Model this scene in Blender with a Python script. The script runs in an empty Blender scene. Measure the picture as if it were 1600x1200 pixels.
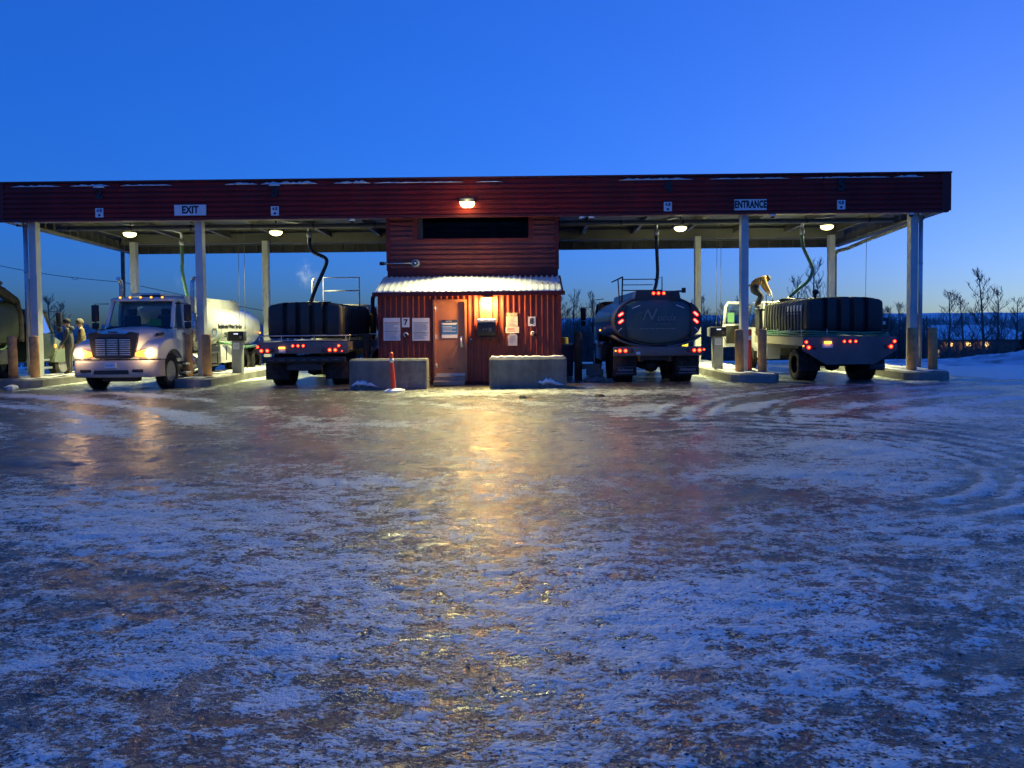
import bpy, math, random
import numpy as np
from mathutils import Matrix, Vector

# ------------------------------------------------------------------ camera, sky, exposure
sc = bpy.context.scene
col = sc.collection
cam = bpy.data.cameras.new('camera')
camo = bpy.data.objects.new('camera', cam)
col.objects.link(camo)
sc.camera = camo
cam.sensor_width = 36.0
cam.lens = 1200 / 1600 * 36.0
cam.shift_y = -0.03
cam.clip_start, cam.clip_end = 0.1, 9000
camo.matrix_world = (Matrix.Translation((1.465, -23.291, 1.651)) @ Matrix.Rotation(0.0102, 4, 'Z')
                     @ Matrix.Rotation(math.pi / 2 - 0.035, 4, 'X') @ Matrix.Rotation(-0.0093, 4, 'Z'))

world = bpy.data.worlds.new('World')
sc.world = world
world.use_nodes = True
wn = world.node_tree
sky = wn.nodes.new('ShaderNodeTexSky')
sky.sky_type = 'NISHITA'
sky.sun_disc = False
sky.sun_elevation = math.radians(1.0)
sky.sun_rotation = math.radians(36)
sky.altitude = 600
sky.air_density = 1.0
sky.dust_density = 1.5
sky.ozone_density = 5.5
wbg = wn.nodes['Background']
wbg.inputs[1].default_value = 0.068
# cool white balance and soft contrast of the twilight, the same over the whole sky
wg = wn.nodes.new('ShaderNodeGamma'); wg.inputs[1].default_value = 0.59
wm = wn.nodes.new('ShaderNodeMix'); wm.data_type = 'RGBA'; wm.blend_type = 'MULTIPLY'
wm.inputs[0].default_value = 1.0; wm.inputs[7].default_value = (0.182, 0.425, 1.0, 1)
wn.links.new(sky.outputs[0], wg.inputs[0])
wn.links.new(wg.outputs[0], wm.inputs[6])
wn.links.new(wm.outputs[2], wbg.inputs[0])

sc.view_settings.view_transform = 'Standard'
sc.view_settings.look = 'None'
sc.view_settings.gamma = 1.0
sc.view_settings.exposure = 3.6
sc.cycles.use_denoising = True
sc.cycles.max_bounces = 6
sc.cycles.sample_clamp_indirect = 4.0

R = random.Random(7)
PI = math.pi

# ------------------------------------------------------------------ materials
def mat(name, c, rough=0.6, metal=0.0, spec=0.5, var=0.0, vs=3.0, bump=0.0, bs=40.0, dirt=None, dirt_amt=0.0, ds=2.0, trans=0.0, coat=0.0, streak=False):
    m = bpy.data.materials.new(name)
    m.use_nodes = True
    nt = m.node_tree
    b = nt.nodes['Principled BSDF']
    b.inputs['Base Color'].default_value = (*c, 1)
    b.inputs['Roughness'].default_value = rough
    b.inputs['Metallic'].default_value = metal
    b.inputs['Specular IOR Level'].default_value = spec
    if coat: b.inputs['Coat Weight'].default_value = coat
    if trans:
        b.inputs['Transmission Weight'].default_value = trans
        b.inputs['IOR'].default_value = 1.02
    tc = None
    if var or bump or dirt_amt:
        tc = nt.nodes.new('ShaderNodeTexCoord')
    last = None
    if var:
        n = nt.nodes.new('ShaderNodeTexNoise'); n.inputs['Scale'].default_value = vs; n.inputs['Detail'].default_value = 6
        nt.links.new(tc.outputs['Object'], n.inputs['Vector'])
        mx = nt.nodes.new('ShaderNodeMix'); mx.data_type = 'RGBA'
        lo = [v * (1 - var) for v in c]; hi = [min(1, v * (1 + var)) for v in c]
        mx.inputs[6].default_value = (*lo, 1); mx.inputs[7].default_value = (*hi, 1)
        mr = nt.nodes.new('ShaderNodeMapRange'); mr.inputs[1].default_value = .3; mr.inputs[2].default_value = .7
        nt.links.new(n.outputs['Fac'], mr.inputs[0]); nt.links.new(mr.outputs[0], mx.inputs[0])
        last = mx.outputs[2]
        rr = nt.nodes.new('ShaderNodeMapRange')
        rr.inputs[3].default_value = max(0.03, rough - .12); rr.inputs[4].default_value = min(1, rough + .12)
        nt.links.new(n.outputs['Fac'], rr.inputs[0]); nt.links.new(rr.outputs[0], b.inputs['Roughness'])
    if dirt_amt:
        n = nt.nodes.new('ShaderNodeTexNoise'); n.inputs['Scale'].default_value = ds; n.inputs['Detail'].default_value = 8; n.inputs['Roughness'].default_value = .65
        if streak:
            mp = nt.nodes.new('ShaderNodeMapping'); mp.inputs['Scale'].default_value = (2.6, 2.6, .35)
            nt.links.new(tc.outputs['Object'], mp.inputs[0]); nt.links.new(mp.outputs[0], n.inputs['Vector'])
        else: nt.links.new(tc.outputs['Object'], n.inputs['Vector'])
        mr = nt.nodes.new('ShaderNodeMapRange'); mr.inputs[1].default_value = .48; mr.inputs[2].default_value = .75; mr.inputs[4].default_value = dirt_amt
        nt.links.new(n.outputs['Fac'], mr.inputs[0])
        mx = nt.nodes.new('ShaderNodeMix'); mx.data_type = 'RGBA'
        nt.links.new(mr.outputs[0], mx.inputs[0])
        if last: nt.links.new(last, mx.inputs[6])
        else: mx.inputs[6].default_value = (*c, 1)
        mx.inputs[7].default_value = (*(dirt or (.09, .08, .07)), 1)
        last = mx.outputs[2]
    if last: nt.links.new(last, b.inputs['Base Color'])
    if bump:
        n = nt.nodes.new('ShaderNodeTexNoise'); n.inputs['Scale'].default_value = bs; n.inputs['Detail'].default_value = 5
        nt.links.new(tc.outputs['Object'], n.inputs['Vector'])
        bp = nt.nodes.new('ShaderNodeBump'); bp.inputs['Strength'].default_value = bump; bp.inputs['Distance'].default_value = .02
        nt.links.new(n.outputs['Fac'], bp.inputs['Height']); nt.links.new(bp.outputs[0], b.inputs['Normal'])
    return m

def emit(name, c, s):
    m = bpy.data.materials.new(name); m.use_nodes = True
    b = m.node_tree.nodes['Principled BSDF']
    b.inputs['Base Color'].default_value = (*[min(1, v) * .5 for v in c], 1)
    b.inputs['Emission Color'].default_value = (*c, 1)
    b.inputs['Emission Strength'].default_value = s
    return m

def glass(name, tint=(.75, .85, .85)):
    m = bpy.data.materials.new(name); m.use_nodes = True
    nt = m.node_tree; nt.nodes.clear()
    o = nt.nodes.new('ShaderNodeOutputMaterial'); mx = nt.nodes.new('ShaderNodeMixShader')
    t = nt.nodes.new('ShaderNodeBsdfTransparent'); g = nt.nodes.new('ShaderNodeBsdfGlossy'); f = nt.nodes.new('ShaderNodeFresnel')
    t.inputs[0].default_value = (*tint, 1); g.inputs['Roughness'].default_value = .03; f.inputs[0].default_value = 1.5
    nt.links.new(f.outputs[0], mx.inputs[0]); nt.links.new(t.outputs[0], mx.inputs[1]); nt.links.new(g.outputs[0], mx.inputs[2])
    nt.links.new(mx.outputs[0], o.inputs[0])
    return m

M = {}
M['fascia'] = mat('red_cladding', (.28, .026, .026), .55, 0, .12, .22, .8, dirt=(.09, .035, .035), dirt_amt=.75, ds=1.3, streak=True)
M['redwall'] = mat('red_wall_cladding', (.215, .046, .038), .45, 0, .35, .2, 1.0, dirt=(.085, .035, .03), dirt_amt=.75, ds=1.7, streak=True)
M['redtrim'] = mat('red_trim', (.15, .024, .024), .5, 0, .25, .15, 2.0)
M['steel'] = mat('painted_steel', (.13, .13, .11), .5, 0, .5, .1, 1.5, dirt=(.12, .11, .09), dirt_amt=.4)
M['column'] = mat('column_paint', (.56, .58, .56), .5, 0, .5, .1, 1.5, dirt=(.3, .28, .25), dirt_amt=.5)
M['galv'] = mat('galvanised', (.52, .54, .55), .38, .7, .5, .12, 6)
M['deck'] = mat('roof_deck', (.085, .085, .07), .55, 0, .5, .12, .7)
M['darksteel'] = mat('dark_steel', (.05, .05, .052), .5, .2, .5, .3, 3)
M['conc'] = mat('concrete', (.27, .26, .245), .85, 0, .3, .3, 2.2, .5, 30, (.10, .095, .09), .7, 1.6)
M['conc2'] = mat('barrier_concrete', (.18, .18, .17), .85, 0, .3, .3, 2.5, .6, 25, (.07, .068, .062), .85, 1.6, streak=True)
M['snow'] = mat('snow', (.82, .84, .87), .7, 0, .3, .08, 5, .6, 14)
M['dirtysnow'] = mat('dirty_snow', (.62, .63, .64), .7, 0, .3, .25, 4, .7, 18, (.2, .19, .18), .6, 6)
M['bollard'] = mat('bollard_paint', (.66, .33, .14), .6, 0, .4, .2, 4, .2, 30, (.22, .11, .06), .7, 3.5)
M['timber'] = mat('timber_post', (.20, .115, .065), .85, 0, .2, .35, 5, .6, 35, (.06, .04, .03), .7, 7)
M['yellow'] = mat('yellow_paint', (.62, .42, .04), .5, 0, .5, .12, 4)
M['orange'] = mat('delineator_plastic', (.78, .07, .025), .45, 0, .5, .1, 6, dirt=(.3, .06, .03), dirt_amt=.4, ds=8)
M['white'] = mat('white_paint', (.68, .68, .65), .32, 0, .5, .05, 2, dirt=(.45, .42, .38), dirt_amt=.55, ds=1.6, coat=.25)
M['signw'] = mat('sign_white', (.76, .77, .78), .45, 0, .5, .05, 3)
M['paper'] = mat('paper', (.72, .71, .66), .6, 0, .4, .06, 5)
M['black'] = mat('black_plastic', (.018, .018, .02), .45, 0, .5, .25, 5)
M['ink'] = mat('black_lettering', (.012, .013, .018), .5)
M['inkgrey'] = mat('grey_print', (.22, .23, .27), .6)
M['inkred'] = mat('red_print', (.55, .10, .07), .6)
M['inkblue'] = mat('blue_print', (.03, .16, .48), .5)
M['inknavy'] = mat('navy_print', (.02, .05, .14), .5)
M['poly'] = mat('black_poly', (.026, .028, .031), .5, 0, .5, .3, 2, .12, 25)
M['rubber'] = mat('rubber', (.022, .021, .02), .8, 0, .3, .3, 8, .4, 40, (.10, .09, .08), .6, 4)
M['rim'] = mat('wheel_rim', (.42, .40, .36), .45, .35, .5, .2, 6, dirt=(.08, .07, .06), dirt_amt=.7, ds=5)
M['chrome'] = mat('chrome', (.66, .66, .64), .28, .75, .5, .05, 6)
M['greydeck'] = mat('grey_deck_steel', (.15, .135, .13), .5, .1, .5, .2, 2, dirt=(.10, .09, .08), dirt_amt=.6, ds=2.5)
M['bumper'] = mat('bumper_plastic', (.40, .385, .39), .5, 0, .5, .1, 3, dirt=(.2, .18, .17), dirt_amt=.6, ds=3)
M['tankwhite'] = mat('tank_white', (.47, .475, .45), .28, 0, .5, .05, 1.2, dirt=(.46, .43, .36), dirt_amt=.5, ds=1.1, coat=.3)
M['tankgrey'] = mat('tank_charcoal', (.042, .038, .042), .40, .1, .5, .15, 1.5, dirt=(.06, .05, .05), dirt_amt=.5, ds=2.0, coat=.1)
M['tankhead'] = mat('tank_head_teal', (.065, .115, .125), .5, 0, .3, .12, 1.5, dirt=(.09, .1, .1), dirt_amt=.5, ds=2.0)
M['olive'] = mat('vac_truck_green', (.03, .042, .028), .4, 0, .5, .15, 2, dirt=(.08, .08, .06), dirt_amt=.6, ds=2)
M['palegreen'] = mat('cab_pale_green', (.17, .205, .15), .35, 0, .5, .1, 2, dirt=(.2, .2, .16), dirt_amt=.5, ds=2)
M['hosegreen'] = mat('green_hose', (.10, .22, .12), .35, 0, .5, .2, 9)
M['hoseblack'] = mat('black_hose', (.02, .022, .02), .3, 0, .6, .2, 9)
M['glass'] = glass('cab_glass')
g2 = glass('window_glass', (.5, .55, .55)); g2.node_tree.nodes['Fresnel'].inputs[0].default_value = 1.16
M['dimglass'] = g2
M['roofsnow'] = mat('roof_snow', (.60, .62, .62), .75, 0, .3, .14, 3, .9, 9)
M['tag'] = mat('door_tag', (.10, .26, .12), .6)
M['mirror'] = mat('mirror_glass', (.5, .55, .6), .06, 1)
M['darkglass'] = mat('dark_window', (.012, .014, .018), .08, 0, .6)
M['door'] = mat('brown_door', (.40, .165, .085), .42, 0, .5, .1, 2.5, .05, 60, (.20, .08, .05), .6, 2.2)
M['binblue'] = mat('bin_blue', (.012, .025, .075), .4, 0, .5, .15, 3)
M['greyterm'] = mat('terminal_grey', (.33, .34, .33), .5, 0, .5, .1, 3, dirt=(.18, .17, .15), dirt_amt=.5, ds=3)
M['bark'] = mat('bark', (.12, .105, .095), .9, 0, .2, .3, 4)
M['twig'] = mat('twig', (.15, .125, .115), .9, 0, .2, .3, 2)
M['needles'] = mat('needles', (.025, .04, .03), .9, 0, .2, .4, 3)
M['seat'] = mat('seat_cloth', (.05, .05, .055), .8)
M['hivis'] = mat('hivis', (.25, .5, .06), .7)
M['tan'] = mat('tan_canvas', (.40, .25, .10), .85, 0, .2, .2, 9, .5, 30)
M['hoodie'] = mat('grey_hoodie', (.075, .08, .085), .9, 0, .2, .2, 9, .5, 30)
M['jeans'] = mat('dark_trousers', (.035, .04, .05), .85, 0, .2, .25, 9, .4, 30)
M['pants'] = mat('khaki_trousers', (.13, .115, .095), .85, 0, .2, .2, 9, .4, 30)
M['skin'] = mat('skin', (.45, .27, .19), .55)
M['drab'] = mat('drab_canvas', (.15, .115, .065), .9, 0, .2, .3, 9, .6, 25)
M['knit'] = mat('pale_knit', (.11, .10, .085), .9, 0, .2, .2, 30, .6, 80)
M['capblack'] = mat('dark_cap', (.03, .03, .035), .8)
M['glove'] = mat('pale_glove', (.62, .6, .55), .8)
M['boot'] = mat('boot', (.05, .035, .025), .7)
M['hill'] = mat('hazy_hill_forest', (.78, .80, .84), .95, 0, .1, .35, .02)  # snowy forest, albedo paled in place of distance haze
M['redlens'] = emit('red_lens', (1, .010, .008), .22)  # lens ring; its dim glow also stands in for bloom round the core
M['redhot'] = emit('red_lamp', (1, .016, .004), 3.7)
M['redled'] = emit('red_led', (1, .0185, .013), 3.7)
M['amber'] = emit('amber_lamp', (1, .36, .05), .30)
M['ambersoft'] = emit('amber_soft', (1, .34, .05), .09)
M['deadlens'] = mat('unlit_lens', (.10, .05, .05), .2)
M['headlamp'] = emit('headlamp', (1, .62, .22), 2.2)
M['amberglow'] = emit('headlamp_amber_glow', (1, .33, .04), .28)  # amber surround of the hot headlamp core, put into emission
M['flood'] = emit('flood_lens', (1, .88, .34), .9)
M['porch'] = emit('porch_lens', (1, .60, .14), .7)
M['screen'] = emit('screen', (.75, .8, 1), .10)
M['farlamp'] = emit('far_lamp', (1, .62, .2), .32)
M['farlamp_dim'] = emit('far_window', (1, .7, .35), .03)

# ------------------------------------------------------------------ mesh helpers
class MB:
    def __init__(s): s.v = []; s.f = []; s.sm = []; s.mi = []; s.m = 0
    def add(s, vs, fs, smooth=False):
        o = len(s.v); s.v += [tuple(v) for v in vs]
        for f in fs: s.f.append(tuple(i + o for i in f)); s.sm.append(smooth); s.mi.append(s.m)
        return s
    def box(s, x0, x1, y0, y1, z0, z1):
        return s.add([(x0, y0, z0), (x1, y0, z0), (x1, y1, z0), (x0, y1, z0), (x0, y0, z1), (x1, y0, z1), (x1, y1, z1), (x0, y1, z1)],
              [(0, 3, 2, 1), (4, 5, 6, 7), (0, 1, 5, 4), (1, 2, 6, 5), (2, 3, 7, 6), (3, 0, 4, 7)])
    def cbox(s, cx, cy, cz, w, d, h): return s.box(cx - w / 2, cx + w / 2, cy - d / 2, cy + d / 2, cz - h / 2, cz + h / 2)
    def bbox(s, x0, x1, y0, y1, z0, z1, b=.02, seg=2):
        # box with all edges rounded: stacked rounded-rectangle rings
        rings = []
        def rr(ins, z):
            r = []
            for cxx, cyy, a0 in ((x1 - b, y1 - b, 0), (x0 + b, y1 - b, PI / 2), (x0 + b, y0 + b, PI), (x1 - b, y0 + b, 1.5 * PI)):
                for k in range(seg + 1):
                    a = a0 + k * PI / 2 / seg; rad = b - ins
                    r.append((cxx + rad * math.cos(a), cyy + rad * math.sin(a), z))
            return r
        for k in range(seg + 1):
            t = k * PI / 2 / seg; rings.append(rr(b * (1 - math.sin(t)), z0 + b * (1 - math.cos(t))))
        for k in range(seg + 1):
            t = k * PI / 2 / seg; rings.append(rr(b * (1 - math.cos(t)), z1 - b * (1 - math.sin(t))))
        return s.loft(rings, smooth=True, flatsides=True)
    def loft(s, rings, cap=True, smooth=True, closed=True, flatsides=False):
        n = len(rings[0]); vs = [p for r in rings for p in r]; fs = []
        for i in range(len(rings) - 1):
            for j in range(n if closed else n - 1):
                k = (j + 1) % n
                fs.append((i * n + j, i * n + k, (i + 1) * n + k, (i + 1) * n + j))
        s.add(vs, fs, smooth)
        if cap and closed:
            o = len(s.v) - len(vs)
            s.f.append(tuple(o + j for j in reversed(range(n)))); s.sm.append(False); s.mi.append(s.m)
            s.f.append(tuple(o + (len(rings) - 1) * n + j for j in range(n))); s.sm.append(False); s.mi.append(s.m)
        return s
    def tube(s, pts, r, n=8, cap=True, smooth=True):
        pts = [Vector(p) for p in pts]; rs = r if isinstance(r, (list, tuple)) else [r] * len(pts)
        rings = []; up = None
        for i, p in enumerate(pts):
            a = pts[max(0, i - 1)]; b = pts[min(len(pts) - 1, i + 1)]
            t = (b - a).normalized()
            if up is None:
                up = Vector((0, 0, 1)) if abs(t.z) < .9 else Vector((1, 0, 0))
            u = t.cross(up).normalized(); w = u.cross(t).normalized(); up = w
            rings.append([tuple(p + (u * math.cos(2 * PI * k / n) - w * math.sin(2 * PI * k / n)) * rs[i]) for k in range(n)])
        rings = [list(reversed(q)) for q in rings]
        return s.loft(rings, cap, smooth)
    def cyl(s, p0, p1, r0, r1=None, n=16): return s.tube([p0, p1], [r0, r0 if r1 is None else r1], n)
    def prism(s, prof, axis, a0, a1):
        def P(p, a):
            return (a, p[0], p[1]) if axis == 'x' else ((p[0], a, p[1]) if axis == 'y' else (p[0], p[1], a))
        n = len(prof); vs = [P(p, a0) for p in prof] + [P(p, a1) for p in prof]
        fs = [(i, (i + 1) % n, n + (i + 1) % n, n + i) for i in range(n)] + [tuple(reversed(range(n))), tuple(range(n, 2 * n))]
        return s.add(vs, fs)
    def lathe(s, prof, axis='x', n=28, c=(0, 0, 0), smooth=True):
        rings = []
        for (a, r) in prof:
            q = []
            for k in range(n):
                t = 2 * PI * k / n; u, w = r * math.cos(t), r * math.sin(t)
                q.append((c[0] + a, c[1] + u, c[2] + w) if axis == 'x' else ((c[0] + u, c[1] + a, c[2] - w) if axis == 'y' else (c[0] + u, c[1] + w, c[2] + a)))
            rings.append(q)
        return s.loft(rings, True, smooth)
    def quad(s, a, b, c, d): return s.add([a, b, c, d], [(0, 1, 2, 3)])
    def disc(s, c, r, axis='y', n=18, sgn=-1):
        vs = []
        for k in range(n):
            t = 2 * PI * k / n * (1 if sgn > 0 else -1); u, w = r * math.cos(t), r * math.sin(t)
            vs.append((c[0] + u, c[1], c[2] - w) if axis == 'y' else ((c[0], c[1] + u, c[2] + w) if axis == 'x' else (c[0] + u, c[1] + w, c[2])))
        return s.add(vs, [tuple(range(n))])
    def mesh(s, name, mats):
        me = bpy.data.meshes.new(name); me.from_pydata(s.v, [], s.f)
        for m_ in (mats if isinstance(mats, (list, tuple)) else [mats]): me.materials.append(M[m_])
        me.polygons.foreach_set('use_smooth', s.sm); me.polygons.foreach_set('material_index', s.mi)
        me.update(); return me
    def build(s, name, mats, parent=None, loc=(0, 0, 0), rot=(0, 0, 0)):
        return link(name, s.mesh(name, mats), parent, loc, rot)

def link(name, data, parent=None, loc=(0, 0, 0), rot=(0, 0, 0)):
    o = bpy.data.objects.new(name, data); col.objects.link(o)
    o.parent = parent; o.location = loc; o.rotation_euler = rot
    return o
def tag(o, label=None, cat=None, group=None, kind=None):
    if label: o['label'] = label
    if cat: o['category'] = cat
    if group: o['group'] = group
    if kind: o['kind'] = kind
    return o
def thing(name, label, cat, loc=(0, 0, 0), group=None, rz=0):
    return tag(link(name, None, None, loc, (0, 0, rz)), label, cat, group)
def copy_tree(o, parent=None):
    c = o.copy(); col.objects.link(c); c.parent = parent
    for ch in [x for x in bpy.data.objects if x.parent == o]: copy_tree(ch, c)
    return c
def sheet(name, m, parent, poly, kind=None):
    return MB().add(poly, [tuple(range(len(poly)))]).build(name, m, parent)
def lamp(name, kind, parent, loc, power, color, rot=(0, 0, 0), size=.3, spot=None, blend=.5):
    l = bpy.data.lights.new(name, kind); l.energy = power; l.color = color
    if kind == 'AREA': l.shape = 'DISK'; l.size = size; l.spread = spot or PI
    else: l.shadow_soft_size = size
    if kind == 'SPOT': l.spot_size = spot; l.spot_blend = blend
    return link(name, l, parent, loc, rot)
def text(s, size, m, parent, loc, rot=(PI / 2, 0, 0), sx=1.0, bold=0.0, shear=0.0, align='CENTER', name='lettering', ext=.0015):
    cu = bpy.data.curves.new(name, 'FONT'); cu.body = s; cu.size = size; cu.align_x = align; cu.align_y = 'CENTER'
    cu.extrude = ext; cu.offset = bold; cu.shear = shear; cu.resolution_u = 3; cu.space_character = 1.0 + bold * 3
    t = bpy.data.objects.new(name, cu); col.objects.link(t)
    dg = bpy.context.evaluated_depsgraph_get()
    me = bpy.data.meshes.new_from_object(t.evaluated_get(dg)); bpy.data.objects.remove(t)
    me.materials.clear(); me.materials.append(M[m])
    o = link(name, me, parent, loc, rot); o.scale = (sx, 1, 1)
    return o
def ssm(a, b, x):
    t = np.clip((x - a) / (b - a), 0, 1); return t * t * (3 - 2 * t)
def vnoise(x, y, seed=0):
    xi = np.floor(x).astype(np.int64); yi = np.floor(y).astype(np.int64); fx = x - xi; fy = y - yi
    fx = fx * fx * (3 - 2 * fx); fy = fy * fy * (3 - 2 * fy)
    def h(a, b):
        n = (a * 374761393 + b * 668265263 + seed * 982451653) & 0xffffffff
        n = ((n ^ (n >> 13)) * 1274126177) & 0xffffffff
        return ((n ^ (n >> 16)) & 0xffff) / 65535.0
    return (h(xi, yi) * (1 - fx) + h(xi + 1, yi) * fx) * (1 - fy) + (h(xi, yi + 1) * (1 - fx) + h(xi + 1, yi + 1) * fx) * fy
def fbm(x, y, oct=4, seed=0):
    s = 0; a = .5
    for k in range(oct): s = s + a * vnoise(x * 2 ** k + 17.3 * k, y * 2 ** k + 5.1 * k, seed + k); a *= .5
    return s
def gz(x, y): return -3.8 * float(ssm(11, 42, np.array(y)))
M['lit_rib'] = mat('lit_rib_olive', (.34, .34, .26), .5, 0, .4, .2, 4)  # olive paled to show lamplight on the black tank's ribs
M['khaki'] = mat('khaki_steel', (.30, .28, .20), .5, 0, .5, .15, 2, dirt=(.15, .13, .1), dirt_amt=.5)

# ------------------------------------------------------------------ ground
def seg(*parts):
    out = [parts[0][0]]
    for a, b, st in parts:
        n = max(1, int(round((b - a) / st))); out += list(np.linspace(a, b, n + 1)[1:])
    return np.array(out)
gx = np.concatenate([-np.geomspace(6000, 70, 16), seg((-60, -16, .6), (-16, -7, .12), (-7, 9, .06), (9, 18, .12), (18, 60, .6)), np.geomspace(70, 6000, 16)])
gy = np.concatenate([-np.geomspace(3000, 27, 10), seg((-24.6, -17, .026), (-17, -8, .06), (-8, 2, .12), (2, 12, .3), (12, 62, 1.2)), np.geomspace(70, 6000, 22)])
GX, GY = np.meshgrid(gx, gy)
near = 1 - ssm(14, 40, np.hypot(GX - 1.5, GY + 23))
lump = (fbm(GX * .9, GY * 1.7, 3, 3) - .45) * .065 + (fbm(GX * 3.3 + .6 * GY, GY * 6.5, 3, 11) - .45) * .024 + (fbm(GX * 11, GY * 15, 2, 21) - .37) * .020
GZ = lump * near - .02
GZ += -3.8 * ssm(11, 42, GY)
rut = np.zeros_like(GX)
frost = .47 + (fbm(GX * .35, GY * .5, 4, 40) - .47) * 1.3 + (fbm(GX * .9 + .5 * GY, GY * 1.6, 3, 47) - .44) * .7
frost += .14 * ssm(1.5, 6, GX - .3 * (GY + 18)) * (1 - ssm(-9, -5, GY)) + .10 * (1 - ssm(-19, -13, GY)) - .22 * np.exp(-((GX + 1.0) / 7) ** 2) * ssm(-17, -12, GY)
def arc(cx_, cy_, r, w, a0, a1, amt, fr):
    global rut, frost
    wob = .5 * (fbm(GX * .8, GY * .8, 3, int(r * 10)) - .45) * min(1, w * 4)
    d = np.hypot(GX - cx_, GY - cy_) + wob; an = np.degrees(np.arctan2(GY - cy_, GX - cx_))
    k = np.exp(-((d - r) / w) ** 2) * ssm(a0, a0 + 22, an) * (1 - ssm(a1 - 25, a1, an)) * (.35 + 1.3 * vnoise(GX * 2.2 + r, GY * 2.2, 91))
    rut -= amt * k; frost += fr * k
# white drifted patch inside the tight turn at the right, cut by tyre ruts
frost += .75 * np.exp(-(((GX - 5.7) / 1.7) ** 2 + ((GY + 12.9) / 1.5) ** 2))
frost += .5 * np.exp(-(((GX - 4.4) / .9) ** 2 + ((GY + 14.6) / .6) ** 2))
for r in (2.5, 2.8, 3.05, 3.4, 3.9, 4.3, 4.9, 5.3): arc(4.2, -13.7, r, .10, -85, 125, .016, -.6)
for r in (2.65, 2.93, 3.22, 4.1, 4.6): arc(4.2, -13.7, r, .09, -85, 125, -.006, .28)
for r in (8.2, 8.5, 9.3, 9.7, 10.3): arc(14.2, -11.5, r, .12, 95, 190, .012, -.4); arc(14.2, -11.5, r + .2, .10, 95, 190, -.004, .35)
for r, f_ in ((17.2, .55), (17.8, -.5), (18.4, .5), (19.4, -.55), (20.0, .6), (20.6, -.4), (21.4, .55), (22.2, -.3)):
    arc(20.5, -21.5, r, .22, 62, 150, .008, f_)
for r, f_ in ((17.0, .3), (17.8, -.45), (18.8, .5), (19.6, -.5), (20.3, .55), (21.1, -.5), (22.0, .5)):
    arc(-20.5, -21.8, r, .24, 25, 120, .008, f_)
for r, f_ in ((9, -.3), (9.5, .3), (10.4, -.35), (11.2, .25)): arc(-6, -14.5, r, .2, 5, 90, .006, f_)
# driven lanes under the canopy: bare brown ice with snow combed to the island edges
lane = ssm(-3.5, -.5, GY) * (1 - ssm(8, 11, GY)) * (np.abs(GX) < 15)
frost -= .55 * lane
for c in (-13.5, -8.3, 8.3, 13.5):
    frost += lane * .8 * np.exp(-((np.abs(GX - c) - .95) / .28) ** 2)
frost += .45 * np.exp(-((GY + 3.6) / .8) ** 2) * np.exp(-((GX) / 4) ** 4) * .6
# undriven snow beyond the lot
frost += 1.6 * ssm(14.6, 16.0, GX - .25 * (GY + 1) * (GY < -1)) * ssm(-1.2, .8, GY) + 1.6 * ssm(9, 12, GY) + 1.6 * ssm(26, 34, np.abs(GX))
clean = np.clip((.8 * (1 - ssm(-19.5, -12, GY)) + .75 * ssm(4, 9, np.abs(GX - .5)) * (1 - ssm(-6, -2, GY))) * (.35 + 1.4 * fbm(GX * .8, GY * .9, 3, 71)), 0, 1)
clean = np.maximum(clean, ssm(1.0, 1.5, frost))
GZ += rut * near + .02 * ssm(.9, 1.3, frost) * near
me = bpy.data.meshes.new('ground')
ny, nx = GX.shape
co = np.stack([GX, GY, GZ], -1).reshape(-1, 3)
idx = np.arange(nx * ny).reshape(ny, nx)
q = np.stack([idx[:-1, :-1], idx[:-1, 1:], idx[1:, 1:], idx[1:, :-1]], -1).reshape(-1, 4)
me.vertices.add(len(co)); me.vertices.foreach_set('co', co.ravel())
me.loops.add(q.size); me.loops.foreach_set('vertex_index', q.ravel())
me.polygons.add(len(q)); me.polygons.foreach_set('loop_start', np.arange(0, q.size, 4))
me.update(calc_edges=True)
me.polygons.foreach_set('use_smooth', np.ones(len(q), bool))
at = me.attributes.new('frost', 'FLOAT', 'POINT'); at.data.foreach_set('value', np.clip(frost, -.5, 2).ravel().astype(np.float32))

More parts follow.
